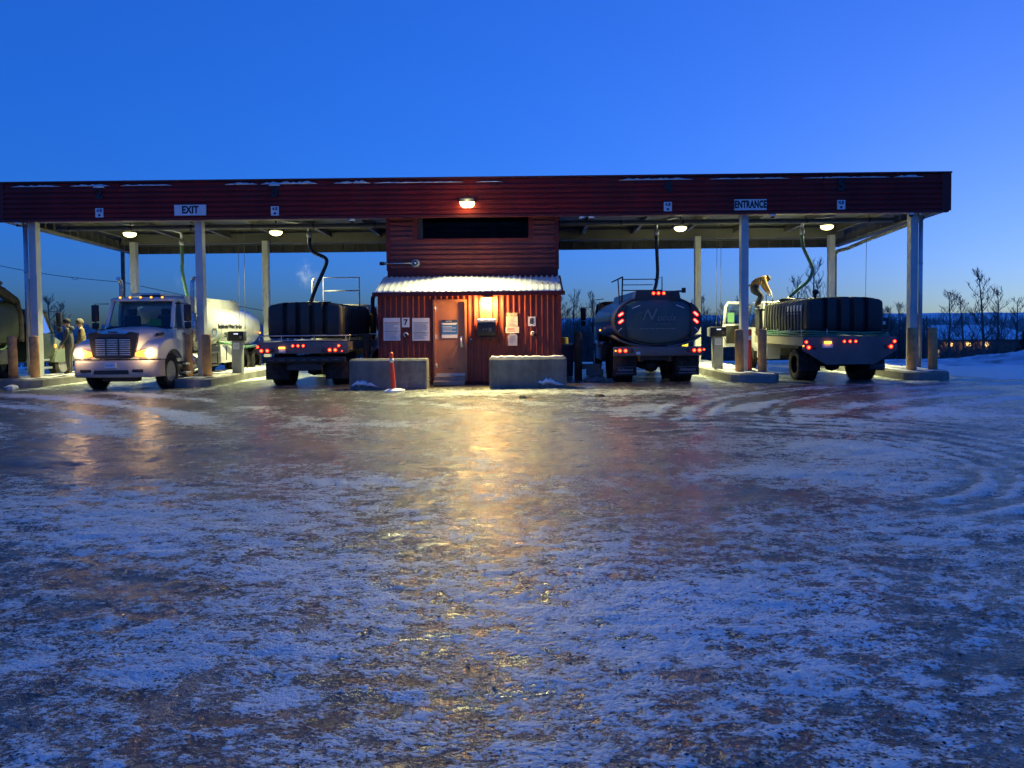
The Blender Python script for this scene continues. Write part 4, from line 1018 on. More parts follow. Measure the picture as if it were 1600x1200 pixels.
def ellipse_ring(a, b, cz, y, n=48, p=2.25, cx=0):
    q = []
    for k in range(n):
        t = 2 * PI * k / n; c, s = math.cos(t), math.sin(t)
        q.append((cx + a * math.copysign(abs(c) ** (2 / p), c), y, cz + b * math.copysign(abs(s) ** (2 / p), s)))
    return q

# ------------------------------------------------------------------ white tanker (facing the camera)
CX = -9.62
t = thing('tanker_truck', 'white water tanker truck facing forward with headlights on', 'truck', (CX, 0, 0))
frame_rails(t, -2.3, 6.1)
cabin(t, 1.0, -1.02, .05, .70, 1.70, 2.58, .34, 'white', .93)
# bonnet
rings = []
for y, w, zt, zb in ((-2.40, .60, 1.56, .86), (-2.36, .66, 1.62, .85), (-2.1, .72, 1.655, .85), (-1.6, .82, 1.70, .85), (-1.15, .92, 1.735, .85), (-.98, .95, 1.735, .85)):
    half = [(w, zb), (w * 1.02, zt - .34), (w * .97, zt - .16), (w * .82, zt - .05), (w * .5, zt - .005), (w * .18, zt + .012)]
    rings.append([(x, y, z) for x, z in half] + [(-x, y, z) for x, z in reversed(half)])
MB().loft(rings).build('bonnet', 'white', t)
for s in (-1, 1):
    out = [(-2.36, .86), (-2.40, 1.02), (-2.34, 1.16), (-2.12, 1.30), (-1.75, 1.40), (-1.3, 1.43), (-.95, 1.38), (-.82, 1.22), (-.80, .82)]
    arch = [(-1.42 + .60 * math.cos(a), .48 + .60 * math.sin(a)) for a in np.linspace(.62, 2.5, 12)]
    prof = out + arch
    def inset(p, k): return (-1.45 + (p[0] + 1.45) * k, .75 + (p[1] - .75) * k)
    rr = [[(s * x, *(inset(p, k) if p in out else p)) for p in prof] for x, k in ((.55, .93), (.72, 1.0), (1.06, 1.0), (1.14, .985), (1.18, .95))]
    if s < 0: rr = [list(reversed(q)) for q in rr]
    f = MB().loft(rr, smooth=True).build('fender', 'white', t)
    MB().tube([(s * 1.175, p[0], p[1]) for p in arch], .022, 6).build('arch_lip', 'black', f)
    # headlamp: curved lens wrapping the corner, amber glow round its core painted as end panes
    lx = [(.58, -2.425), (.74, -2.43), (.90, -2.40), (1.02, -2.33), (1.10, -2.22), (1.155, -2.08)]
    r1 = [[(s * x, y, z) for z in zz] for (x, y), zz in zip(lx, ((.93, 1.0, 1.03), (.91, 1.0, 1.09), (.905, 1.0, 1.13), (.91, 1.02, 1.15), (.94, 1.05, 1.16), (.99, 1.06, 1.13)))]
    mb = MB()
    for i in range(5):
        mb.m = 0 if i < 2 else (1 if i < 4 else 0)
        qd = [[*r1[i]], [*r1[i + 1]]]
        for j in range(2):
            v = [r1[i][j], r1[i + 1][j], r1[i + 1][j + 1], r1[i][j + 1]]
            v = [(a, b - .012, c) for a, b, c in v]
            mb.add(v if s > 0 else list(reversed(v)), [(0, 1, 2, 3)], True)
    hl = mb.build('headlight', ['amberglow', 'headlamp'] if s > 0 else ['amberglow', 'headlamp'], t)
    lamp('headlight_beam', 'SPOT', hl, (s * .92, -2.50, 1.02), 26, (1, .68, .32), (math.radians(82), 0, 0), .07, math.radians(70), .9)
    lamp('headlight_glow', 'POINT', hl, (s * 1.0, -2.66, 1.02), 1.7, (1, .64, .26), size=.06)
    MB().tube([(s * .3 if False else s * .86, -1.02, 1.62), (s * .5, -1.08, 1.76)], .012, 6).build('wiper', 'black', t)
    MB().prism([(-1.75, 1.47), (-1.40, 1.50), (-1.38, 1.58), (-1.72, 1.56)], 'x', *sorted((s * .83, s * .905))).build('air_intake', 'black', t)
g = MB().prism([(-.68, 1.56), (-.62, 1.18), (-.57, .93), (-.45, .875), (.45, .875), (.57, .93), (.62, 1.18), (.68, 1.56), (.45, 1.60), (.34, 1.545), (-.34, 1.545), (-.45, 1.60)], 'y', -2.47, -2.38).build('grille', 'black', t)
for i in range(8): MB().box(-.47, .47, -2.492, -2.471, .965 + i * .058, .993 + i * .058).build('slat', 'chrome', g)
for x in (-.19, .16): MB().box(x - .02, x + .02, -2.497, -2.471, .95, 1.41).build('grille_bar', 'black', g)
MB().bbox(-.13, .13, -2.475, -2.45, 1.575, 1.61, .01).build('badge', 'black', t)
rings = []
for z, k in ((.36, .94), (.42, 1.0), (.76, 1.0), (.82, .95)):
    rings.append([(x, y * 1 + (1 - k) * .6, z) for x, y in ((-1.17, -1.95), (-1.17, -2.22), (-1.10, -2.42), (-.92, -2.55), (-.4, -2.60), (.4, -2.60), (.92, -2.55), (1.10, -2.42), (1.17, -2.22), (1.17, -1.95), (.9, -2.1), (-.9, -2.1))])
bm = MB().loft(rings).build('bumper', 'bumper', t)
MB().prism([(-.48, .45), (.48, .45), (.46, .56), (-.46, .56)], 'y', -2.612, -2.59).build('lower_opening', 'black', bm)
pl_ = MB().box(-.17, .15, -2.628, -2.612, .62, .77).build('licence_plate', 'signw', bm)
text('BV 6677', .075, 'inkblue', pl_, (-.01, -2.6295, .69), ext=.0006)
for x in (-.7, .7): MB().bbox(x - .16, x + .16, -2.585, -2.575, .50, .58, .01).build('fog_recess', 'black', bm)
for i in range(5): light_round(t, -.62 + i * .31, -.82 - (.04 if i in (1, 2, 3) else 0), 2.60, .035, 'marker', name='marker_light').scale = (1.3, 1, 1)
MB().bbox(-.30, .28, -.25, .02, 2.61, 2.70, .02).build('beacon_bar', 'darksteel', t)
for s in (-1, 1): mirror_arm(t, s * 1.36, -.85, 2.10, s, .58)
stack(t, -1.10, .16, 1.0, 3.22, -1); stack(t, 1.08, .16, 1.0, 3.22, 1)
MB().bbox(.0, .4, -.47, -.33, 1.62, 1.98, .05).build('driver_seat_cover', 'hivis', t)
# tank
CZ, B_ = 1.67, .77
rings = [ellipse_ring(a, b, CZ, y) for y, a, b in ((.42, .80, .45), (.44, 1.06, .68), (.50, 1.15, .76), (.60, 1.17, B_), (5.95, 1.17, B_), (6.08, 1.14, .75), (6.17, 1.0, .64), (6.20, .7, .42))]
tk = MB().loft(list(reversed(rings))).build('tank', 'tankwhite', t)
for y in (2.2, 4.0): MB().loft(list(reversed([ellipse_ring(1.178, B_ + .008, CZ, yy) for yy in (y - .03, y + .03)]))).build('tank_band', 'tankwhite', tk)
MB().prism([(.55, 2.30), (5.35, 2.30), (4.95, 2.66), (.55, 2.70)], 'x', -.66, .66).build('top_housing', 'tankwhite', t)
MB().box(-.95, -.05, .50, 1.9, 2.702, 2.79).build('hatch_walkway', 'galv', t)
MB().lathe([(0, .07), (.04, .07), (.06, .04)], 'z', 14, (.55, 4.85, 2.66)).build('work_light', 'chrome', t)
lg = MB(); lg.tube([(1.185, 1.55 + .19 * math.cos(a), 1.60 + .2 * math.sin(a)) for a in np.linspace(PI * .95, PI * 2.05, 14)], .012, 6)
lg.build('logo_arc', 'inkblue', tk)
text('WATER', .10, 'ink', tk, (1.185, 1.55, 1.64), (PI / 2, 0, PI / 2), ext=.003)
text('Residential Water Service', .20, 'ink', tk, (1.18, 2.95, 1.74), (PI / 2, 0, PI / 2), bold=.004, ext=.006)
text('250-224-2387', .22, 'ink', tk, (1.18, 3.0, 1.45), (PI / 2, 0, PI / 2), bold=.004, ext=.006, shear=.15)
text('770 1862', .16, 'ink', t, (.665, 1.75, 2.50), (PI / 2, 0, PI / 2), bold=.004, ext=.004)
# side lockers, fuel tank, steps, hoses, rear fenders
MB().bbox(.62, 1.16, 2.1, 3.5, .52, 1.12, .02).build('tool_locker', 'tankwhite', t)
MB().cyl((1.175, 2.55, .6), (1.175, 2.55, 1.05), .012, n=6).build('locker_latch', 'black', t)
MB().lathe([(-.45, .05), (-.44, .29), (.44, .29), (.45, .05)], 'y', 20, (.86, .55, .62)).build('fuel_tank', 'chrome', t)
MB().bbox(.95, 1.15, -.55, .15, .34, .40, .01).bbox(.95, 1.13, -.5, .1, .60, .65, .01).build('step', 'galv', t)
MB().box(.9, 1.14, 1.1, 1.95, .86, .9).box(.9, 1.14, 1.1, 1.95, .45, .49).box(1.1, 1.14, 1.1, 1.14, .491, .859).box(1.1, 1.14, 1.91, 1.95, .491, .859).build('side_rack', 'darksteel', t)
MB().tube([(1.1, 2.0, 1.22), (1.22, 2.6, 1.16), (1.26, 3.2, 1.04), (1.24, 4.2, 1.00), (1.2, 5.3, 1.02)], .05, 10).build('delivery_hose', 'hosegreen', t)
MB().bbox(-1.18, 1.18, 3.55, 6.1, .985, 1.04, .015).build('rear_deck', 'white', t)
MB().lathe([(0, .17), (.06, .17), (.10, .1), (.2, .1)], 'z', 16, (.95, 2.6, 1.12)).build('valve', 'galv', t)
for s in (-1, 1):
    wheel(t, s * .98, -1.42)
    for y in (4.35, 5.65): wheel(t, s * 1.02, y, .5, True)
    MB().box(s * 1.0 - .12, s * 1.0 + .12, 6.1, 6.14, .6, 1.0).build('mud_flap', 'rubber', t)
for y in (-1.42,): axle(t, y, .9, .46, False)
for y in (4.35, 5.65): axle(t, y, .9, .46)
MB().bbox(-.5, .5, -2.2, -1.9, .22, .5, .05).build('front_crossmember', 'darksteel', t)
light_round(t, 1.19, 5.9, 1.5, .04, 'marker', name='side_marker')

# ------------------------------------------------------------------ flat-deck trucks with black ribbed tanks
def polytank(t, w, y0, y1, z0, z1, hip, nr, ns):
    cr = .11; pts = []
    def groove(s, L, n, gw):
        gw *= 1.15
        p = L / n; d_ = abs(((s + p / 2) % p) - p / 2)
        if s < p * .5 or s > L - p * .5: return 0.0
        return max(0., min(1., (gw - d_) / .02))
    Lr = 2 * (w - cr); Ls = (y1 - y0) - 2 * cr
    def face(L, n, gw, fn, step):
        k = int(L / step)
        for i in range(k): s = L * i / k; pts.append((*fn(s), groove(s, L, n, gw)))
    face(Lr, nr, .068, lambda s: (-w + cr + s, y0, 0, -1), .022)
    for k in range(6): a = -PI / 2 + k * PI / 12; pts.append((w - cr + cr * math.cos(a), y0 + cr + cr * math.sin(a), math.cos(a), math.sin(a), 0))
    face(Ls, ns, .05, lambda s: (w, y0 + cr + s, 1, 0), .025)
    for k in range(6): a = k * PI / 12; pts.append((w - cr + cr * math.cos(a), y1 - cr + cr * math.sin(a), math.cos(a), math.sin(a), 0))
    face(Lr, nr, .055, lambda s: (w - cr - s, y1, 0, 1), .05)
    for k in range(6): a = PI / 2 + k * PI / 12; pts.append((-w + cr + cr * math.cos(a), y1 - cr + cr * math.sin(a), math.cos(a), math.sin(a), 0))
    face(Ls, ns, .05, lambda s: (-w, y1 - cr - s, -1, 0), .025)
    for k in range(6): a = PI + k * PI / 12; pts.append((-w + cr + cr * math.cos(a), y0 + cr + cr * math.sin(a), math.cos(a), math.sin(a), 0))
    rings = []
    yc = (y0 + y1) / 2
    for dz, ins, gd in ((0, .05, 1), (.04, 0, 1), (.5, -.012, 1), (1, 0, 1), ('a', .006, 1), ('b', .028, 1), ('c', .075, .9), ('d', .26, .8), ('e', .5, .5)):
        q = []
        for x, y, nx, ny, g in pts:
            hp = hip * (1 - min(1, abs(x) / w) ** 2.4)
            zz = {0: z0, .04: z0 + .05, .5: (z0 + z1) / 2, 1: z1 - .14}.get(dz)
            if zz is None: zz = {'a': z1 - .07, 'b': z1 - .025, 'c': z1, 'd': z1 + .012, 'e': z1 + .015}[dz]
            kk = 0 if dz in (0, .04, .5) else (.7 if dz == 1 else 1)
            o_ = ins + .20 * g * gd
            xx, yy = x - nx * o_, y - ny * o_
            if dz in ('d', 'e'): hp = hip * (1 - min(1, abs(xx) / w) ** 2.4)
            q.append((xx, yy, zz + hp * kk - (.03 * g * gd if dz in ('b', 'c', 'd') else 0)))
        rings.append(q)
    return MB().loft(rings).build('tank', 'poly', t)

def flatdeck(label, cx, kind):
    t = thing('tank_truck', label, 'truck', (cx, 0, 0))
    frame_rails(t, -1.3, 6.0)
    tz0 = 1.36 if kind == 2 else 1.32
    w = 1.08 if kind == 2 else 1.09
    tk = polytank(t, w, -1.22, 2.85 if kind == 2 else 2.75, tz0, 2.31, .10, 5, 14)
    MB().lathe([(0, .26), (.07, .26), (.10, .2)], 'z', 20, (-.55 if kind == 2 else -.6, 1.8, 2.38)).build('tank_lid', 'poly', tk)
    MB().box(-1.27, 1.27, -1.44, 3.0, 1.20, 1.26).build('deck', 'greydeck', t)
    for i in range(9): MB().box(-1.2, 1.2, -1.2 + i * .48, -1.12 + i * .48, 1.08, 1.199).build('deck_bearer', 'darksteel', t)
    for s in (-1, 1):
        a, b = sorted((s * 1.27, s * 1.31)); MB().box(a, b, -1.44, 3.0, 1.03, 1.265).build('deck_side', 'khaki' if kind == 4 else 'greydeck', t)
        wheel(t, s * (1.03 if kind == 2 else 1.0), -.25, .47, True); wheel(t, s * 1.0, 4.55, .47)
    axle(t, -.25, .95, .44); axle(t, 4.55, .9, .44, False)
    return t, tk
# black tank truck left of the pump house
t, tk = flatdeck('black ribbed tank truck seen from behind left of the pump house', -4.72, 2)
tp = MB().bbox(-1.30, 1.30, -1.50, -1.442, .93, 1.265, .01).build('tail_board', 'greydeck', t)
for x, z, k, r in ((-1.27, 1.13, 'red', .042), (-1.17, 1.02, 'red', .055), (-1.00, 1.02, 'red', .055), (-.86, 1.03, 'dead', .05), (-.27, 1.155, 'red', .042), (-.12, 1.155, 'red', .042), (.03, 1.155, 'red', .042), (.62, 1.02, 'dead', .055), (.78, 1.03, 'red', .055), (.94, 1.03, 'red', .055), (1.04, 1.15, 'red', .042)):
    light_round(tp, x, -1.501, z, r, k)
light_round(tp, 1.13, -1.501, 1.0, .018, 'red', name='side_marker')
MB().bbox(-.68, -.48, -1.52, -1.501, .96, 1.06, .004).build('licence_plate', 'signw', tp)
MB().bbox(-.67, -.49, -1.57, -1.501, 1.075, 1.13, .012).build('plate_lamp', 'amber', tp)
r_ = MB()
rail(r_, [(-1.26, -1.42, 1.44), (1.26, -1.42, 1.44)], .017); rail(r_, [(-1.26, -1.42, 1.30), (1.26, -1.42, 1.30)], .015)
for x in (-1.26, -.62, .32, 1.22): rail(r_, [(x, -1.42, 1.255), (x, -1.42, 1.44)], .015)
for s in (-1, 1):
    rail(r_, [(s * 1.26, -1.42, 1.44), (s * 1.26, 3.0, 1.44)], .017)
    for i in range(6): rail(r_, [(s * 1.26, -1.2 + i * .82, 1.255), (s * 1.26, -1.05 + i * .82, 1.44)], .014)
r_.build('deck_rail', 'galv', t)
ib = MB().bbox(-1.18, 1.20, -1.42, -1.30, .66, .84, .02).build('rear_bumper', 'black', t)
for i in range(7): MB().box(-1.02 + i * .31, -.86 + i * .31, -1.4235, -1.4202, .735, .76).build('reflector', 'greydeck', ib)
for s, x in ((-1, -.86), (1, .88)): mudflap(t, x, -1.1, .66, .17, .66, None)
MB().box(-.5, .5, -1.3, -1.22, .45, .66).build('hitch_plate', 'darksteel', t)
cabin(t, 1.02, 5.0, 3.45, .75, 1.55, 2.45, .25, 'white', .95, False)
MB().loft([[(x * k, y, z) for x, z in ((-.95, 1.7), (-.9, 2.25), (-.5, 2.42), (.5, 2.42), (.9, 2.25), (.95, 1.7))] for y, k in ((2.95, .95), (3.1, 1.0), (3.4, .97))]).build('tarp_roll', 'knit', t)
stack(t, 1.12, 3.2, 1.0, 2.72, 1, 'black', .07)
stack(t, -.95, 3.25, 1.0, 3.35, 1, 'chrome', .05)
r_ = MB(); rail(r_, [(-.55, 3.15, 2.2), (-.55, 3.15, 3.38), (.68, 3.15, 3.38), (.68, 3.15, 2.2)], .028); rail(r_, [(-.55, 3.15, 2.93), (.68, 3.15, 2.93)], .024); r_.build('headache_rack', 'signw', t)
mirror_arm(t, 1.42, 4.2, 2.0, 1, .5)
MB().tube([(-.65, 1.9, 2.50), (.0, 1.9, 2.50)], .02, 8).tube([(-.3, 1.9, 2.42), (-.3, 1.9, 2.50)], .02, 8).build('lid_handle', 'black', t)

# black tank truck at the right end
t, tk = flatdeck('black ribbed tank truck with tapered tail board at the right end lane', 10.79, 4)
tp = MB().prism([(-1.30, 1.275), (-1.32, .90), (-.66, .49), (.70, .49), (1.34, .90), (1.32, 1.275)], 'y', -1.50, -1.442).build('tail_board', 'greydeck', t)
for x, z, k, r in ((-1.23, 1.13, 'red', .048), (-1.16, .98, 'red', .06), (-1.01, .985, 'dead', .05), (-.16, 1.14, 'red', .043), (-.00, 1.14, 'red', .043), (.16, 1.14, 'red', .043), (1.02, .99, 'dead', .05), (1.15, .985, 'red', .06), (1.25, 1.13, 'red', .048)):
    light_round(tp, x, -1.501, z, r, k)
light_round(tp, -1.31, -1.501, 1.02, .03, 'amber', name='side_marker')
MB().bbox(-.78, -.48, -1.52, -1.501, .96, 1.07, .004).build('licence_plate', 'signw', tp)
MB().bbox(-.73, -.53, -1.58, -1.501, 1.08, 1.15, .015).build('plate_lamp', 'amber', tp)
for s in (-1, 1): mudflap(t, s * .93, -.95, .62, .28, 1.0, None)
MB().bbox(.62, 1.05, -1.40, -1.25, .33, .5, .02).build('tail_box', 'darksteel', t)
for k, (z, dx) in enumerate(((1.365, .0), (1.30, .03), (1.43, -.02))):
    rr = random.Random(40 + k); pts = [(-1.16 - dx - .03, 2.7, z)]
    for i in range(9): pts.append((-1.17 - dx + rr.uniform(-.02, .02), 2.4 - i * .42, z + rr.uniform(-.025, .03)))
    pts += [(-1.1 - dx, -1.28, z), (-.95, -1.36 - dx, z)]
    for i in range(7): pts.append((-.7 + i * .28, -1.36 - dx + rr.uniform(-.012, .012), z - .01 - .008 * i + rr.uniform(-.015, .015)))
    if k < 2: pts += [(1.16, -1.32, z), (1.20, -1.2, z)]
    MB().tube(pts, .027, 8).build('wrapped_hose', 'hosegreen', t)
for y in (-1.3, -.35, .7, 1.8): MB().tube([(-1.29, y, 1.26), (-1.29, y, 1.50)], .014, 6).build('hose_stake', 'galv', t)
MB().tube([(-.62, -1.44, 1.27), (-.62, -1.44, 1.50)], .016, 6).build('hose_stake', 'galv', t)
# hoops for the tank ribs, lamplight put into their olive colour; white lettering panels
for i in range(13):
    y = -.85 + i * .27
    MB().tube([(-1.12, y, 1.30), (-1.135, y, 1.9), (-1.11, y, 2.22), (-1.0, y, 2.32)], .016, 6).build('lit_rib_hoop', 'lit_rib', tk)
for i, (a, b) in enumerate(((-.80, -.62), (-.53, -.36), (-.26, -.10), (.01, .16), (.28, .45))):
    MB().bbox(-1.098, -1.092, a, b, 2.02, 2.20, .002).build('white_letter_panel', 'signw', tk)
    if i > 0: MB().bbox(-1.098, -1.092, a + .02, b - .02, 1.80, 1.97, .002).build('white_letter_panel', 'signw', tk)
MB().lathe([(0, .035), (.18, .035), (.19, .09), (.27, .10), (.33, .06)], 'z', 16, (-.32, .2, 2.36)).build('vent_cap', 'black', tk)
MB().bbox(1.12, 1.36, -.95, -.65, 1.46, 1.80, .02).build('work_lamp', 'black', t); MB().bbox(1.15, 1.26, -.96, -.951, 1.6, 1.7, .003).build('lamp_lens', 'signw', t)
r_ = MB(); rail(r_, [(-1.0, 2.75, 2.3), (-1.0, 2.75, 2.62), (-.78, 2.75, 2.62), (-.78, 2.75, 2.3)], .014); rail(r_, [(-1.05, 2.6, 2.4), (-.4, 1.9, 2.46), (.3, 1.0, 2.46)], .014); r_.build('tank_step', 'black', t)
cabin(t, 1.0, 5.15, 3.35, .70, 1.55, 2.42, .3, 'white', .93, False)
# driver's door swung wide open
dd = link('open_door', None, t, (-1.03, 4.75, 0), (0, 0, math.radians(-72)))
bpy.data.objects.remove(dd)
mb = MB()
prof = [(0, .62), (-1.05, .62), (-1.08, .95), (-1.06, 1.55), (-1.0, 2.05), (-.90, 2.2), (-.12, 2.2), (0, 1.95)]
inner = [(-.10, 1.45), (-.95, 1.45), (-.95, 1.75), (-.92, 2.0), (-.84, 2.1), (-.20, 2.1), (-.12, 1.95)]
def ringp(prof, x): return [(x, p[0], p[1]) for p in prof]
mb.prism([(p[0], p[1]) for p in ((0, .62), (-1.05, .62), (-1.08, .95), (-1.06, 1.45), (0, 1.45))], 'x', -.03, .03)
fr_ = [(-.0, 1.45), (-.0, 1.95), (-.12, 2.2), (-.90, 2.2), (-1.0, 2.05), (-1.06, 1.45)]
mb.tube([(0, a + .04 if a < -.5 else a - .04, b) for a, b in fr_], .05, 8)
dr = mb.build('open_door', 'white', t, (-1.04, 4.75, .22), (0, 0, math.radians(-68)))
MB().add([(0, -.06, 1.45), (0, -1.02, 1.45), (0, -.95, 2.05), (0, -.88, 2.15), (0, -.15, 2.15), (0, -.05, 1.9)], [(0, 1, 2, 3, 4, 5)]).build('window', 'glass', dr)
MB().prism([(-.1, .75), (-.95, .75), (-.97, 1.38), (-.1, 1.38)], 'x', .032, .06).build('inner_trim', 'black', dr)
MB().box(.035, .05, -.9, -.62, 1.5, 1.85).build('window_sticker', 'tag', dr)
MB().bbox(-1.2, -.75, 2.05, 3.1, .5, 1.10, .02).build('side_locker', 'white', t)

# ------------------------------------------------------------------ round tanker right of the pump house
t = thing('tanker_truck', 'charcoal oval tanker with red tail lights right of the pump house', 'truck', (5.38, 0, 0))
frame_rails(t, -1.2, 6.6)
CZ = 1.78
rings = [ellipse_ring(a, b, CZ, y, 56, 2.1) for y, a, b in ((-1.40, 1.20, .705), (-1.36, 1.235, .73), (-1.2, 1.24, .735), (4.3, 1.24, .735), (4.45, 1.1, .62), (4.5, .8, .4))]
tk = MB().loft(list(reversed(rings))).build('tank', 'tankgrey', t)
rings = [ellipse_ring(a, b, CZ, y, 56, 2.1) for y, a, b in ((-1.402, 1.16, .67), (-1.45, 1.10, .62), (-1.50, .92, .5), (-1.53, .6, .32), (-1.54, .2, .1))]
hd = MB().loft(rings).build('tank_head', 'tankhead', tk)
for s in (-1, 1):
    # crescent lamp housings at both flanks of the head
    yy0, yy1 = -1.55, -1.41; pr = []
    outer = [(x_, z_) for x_, _, z_ in ellipse_ring(1.235, .73, CZ, 0, 120, 2.1) if x_ * s > .92]
    outer.sort(key=lambda p: p[1])
    pr = outer + [(s * .92, outer[-1][1]), (s * .92, outer[0][1])]
    if s > 0: pr = pr
    MB().prism(pr if s < 0 else list(reversed(pr)), 'y', yy0, yy1).build('lamp_housing', 'tankgrey', hd)
    for z in (1.96, 1.76): slanted_led(hd, s * 1.055, -1.551, z, s * -.75 if s > 0 else .62)
    MB().box(-.12, .12, -.006, 0, -.012, .012).build('reflector', 'signw', hd, (s * .62, -1.548, 2.17), (0, s * .36, 0))
    MB().box(-.07, .07, -.006, 0, -.011, .011).build('reflector', 'signw', hd, (s * 1.08, -1.556, 1.53), (0, s * .75 if s > 0 else -.75, 0))
    # polished fender sweep under the tank
    pts = [(s * 1.24, 1.34), (s * 1.05, 1.22), (s * .80, 1.12), (s * .5, 1.06), (s * .28, 1.05)]
    MB().loft([[(x_, -1.42, z_ + .035), (x_, -1.42, z_ - .025), (x_, -.2, z_ - .025), (x_, -.2, z_ + .035)] for x_, z_ in (pts if s > 0 else pts)], smooth=True).build('fender_sweep', 'greydeck', t)
M['fadedprint'] = mat('faded_print', (.19, .22, .24), .5)
text('N', .46, 'inkblue', hd, (-.30, -1.552, 1.93), shear=.45, ext=.012, name='script_lettering').data.materials[0] = M['fadedprint']
o_ = text('ueds', .28, 'fadedprint', hd, (.22, -1.552, 1.86), shear=.35, ext=.012, name='script_lettering')
MB().tube([(-.1, -1.545, 1.70), (.12, -1.555, 1.675), (.34, -1.545, 1.69)], .007, 6).tube([(-.62, -1.53, 1.80), (-.66, -1.53, 1.9), (-.5, -1.545, 2.02), (-.36, -1.55, 1.96)], .006, 6).build('script_flourish', 'fadedprint', hd)
for z, w, y in ((1.55, .52, -1.515), (1.46, .36, -1.50), (1.385, .32, -1.49)):
    for k in range(7): MB().box(-w + k * 2 * w / 7, -w + (k + .78) * 2 * w / 7, y - .02, y, z - .012, z + .012).build('print_line', 'fadedprint', hd)
th = MB().prism([(-.66, 2.36), (.66, 2.36), (.60, 2.62), (-.60, 2.62)], 'y', -1.47, 3.6).build('top_housing', 'tankgrey', t)
for x in (-.12, .02, .17): light_round(th, x, -1.472, 2.55, .05, 'red')
MB().box(.70, .80, -1.45, -1.35, 2.56, 2.70).box(.55, .70, -1.44, -1.36, 2.58, 2.63).build('work_lamp', 'black', t)
MB().tube([(.38, -1.48, 2.52), (.40, -1.52, 2.54), (.41, -1.53, 2.3)], .02, 8).build('breather', 'darksteel', t)
r_ = MB()
rail(r_, [(-1.02, -1.0, 2.25), (-1.06, -1.0, 3.0), (-.92, -.95, 3.05)], .018); rail(r_, [(-.95, -1.0, 2.3), (-.92, -.95, 3.05), (-.92, 1.6, 3.05)], .022)
rail(r_, [(-.92, -.95, 2.98), (.08, -.95, 2.98)], .014); rail(r_, [(-.92, -.95, 2.82), (-.05, -.95, 2.82)], .012)
rail(r_, [(.22, -.95, 2.6), (.22, -.95, 3.05), (.0, -.95, 2.95)], .016); rail(r_, [(-.92, -.95, 2.66), (.22, -.95, 2.66)], .016)
for z in (2.35, 2.5): rail(r_, [(-1.03, -1.0, z), (-.94, -1.0, z)], .012)
r_.build('walkway_rail', 'darksteel', t)
bp_ = MB().bbox(-1.25, 1.27, -1.50, -1.42, .78, 1.04, .012).build('rear_bumper', 'greydeck', t)
for x, k, r in ((-1.20, 'amber', .03), (-1.08, 'red', .06), (-.92, 'red', .055), (-.76, 'dead', .05), (.86, 'dead', .05), (1.02, 'red', .055), (1.17, 'red', .06)): light_round(bp_, x, -1.502, .93, r, k)
light_round(bp_, 1.30, -1.49, .95, .03, 'red', name='side_marker')
MB().box(-.62, -.5, -1.515, -1.501, .82, .90).build('bumper_tag', 'signw', bp_)
for s in (-1, 1):
    mudflap(t, s * .90 + .01, -1.12, .68, .20, .78, 'Advance')
    wheel(t, s * 1.02, -.3, .5, True); wheel(t, s * 1.02, 1.05, .5, True); wheel(t, s * 1.0, 5.6, .5)
    MB().bbox(*sorted((s * .75, s * 1.22)), 1.9, 4.0, .5, 1.1, .02).build('side_locker', 'tankgrey', t)
axle(t, -.3, .95, .46); axle(t, 1.05, .95, .46); axle(t, 5.6, .9, .46, False)
cabin(t, 1.05, 6.3, 4.75, .75, 1.65, 2.5, .3, 'tankgrey', .97, False)
MB().bbox(-.9, .9, 6.2, 7.4, .7, 1.6, .1).build('bonnet', 'tankgrey', t)
mirror_arm(t, -1.5, 5.9, 2.05, -1, .55); mirror_arm(t, 1.5, 5.9, 2.05, 1, .55)
r_ = MB(); rail(r_, [(-1.30, 4.2, 1.4), (-1.34, 4.2, 2.55), (-.9, 4.2, 2.6)], .016); rail(r_, [(-1.05, 4.2, 2.5), (-1.05, 4.2, 2.25)], .016); r_.build('side_rail', 'darksteel', t)
light_round(t, -1.27, 2.0, 1.5, .035, 'amber', name='side_marker')
MB().tube([(-1.26, 3.2, 1.12), (-1.32, 2.0, 1.05), (-1.30, .8, 1.08), (-1.2, -.4, 1.14)], .05, 10).build('delivery_hose', 'hoseblack', t)
MB().lathe([(-.02, .10), (.14, .10), (.16, .06)], 'x', 14, (-1.38, 1.6, 1.05)).build('valve', 'chrome', t)

# ------------------------------------------------------------------ vacuum truck at the left edge
t = thing('vacuum_truck', 'olive vacuum truck with overhead boom hose at the left edge', 'truck', (-15.85, 0, 0))
frame_rails(t, -4.5, 4.6)
rings = [ellipse_ring(1.22, .82, 1.92, y, 40, 4.0) for y in (-4.6, 1.25)]
MB().loft(list(reversed(rings))).build('debris_tank', 'olive', t)
MB().bbox(-1.2, 1.2, -4.5, 1.2, .62, 1.08, .02).build('lower_lockers', 'darksteel', t)
ho = MB(); pts = [(.35, -3.2, 3.5), (.75, -2.2, 3.42), (1.0, -.6, 3.2), (1.08, .6, 2.92), (1.10, 1.25, 2.6), (1.10, 1.40, 2.1), (1.10, 1.42, 1.3)]
P = [Vector(p) for p in pts]; out = []
for i in range(len(P) - 1):
    for k in range(10): out.append(P[i].lerp(P[i + 1], k / 10))
out.append(P[-1]); ho.tube(out, [.15 + .012 * (i % 2) for i in range(len(out))], 14); b1 = ho.build('boom_hose', 'rubber', t)
MB().tube([(.3, -3.2, 3.75), (.98, -.6, 3.46), (1.05, .7, 3.15)], .07, 8).build('boom', 'darksteel', b1)
for i in range(4): light_round(b1, .90 + .05 * i, -.9 + i * .48, 3.28 - .11 * i + .14, .03, 'marker', name='marker_light')
cabin(t, 1.12, 3.3, 1.75, .65, 1.55, 2.35, .3, 'olive', 1.0)
rings = []
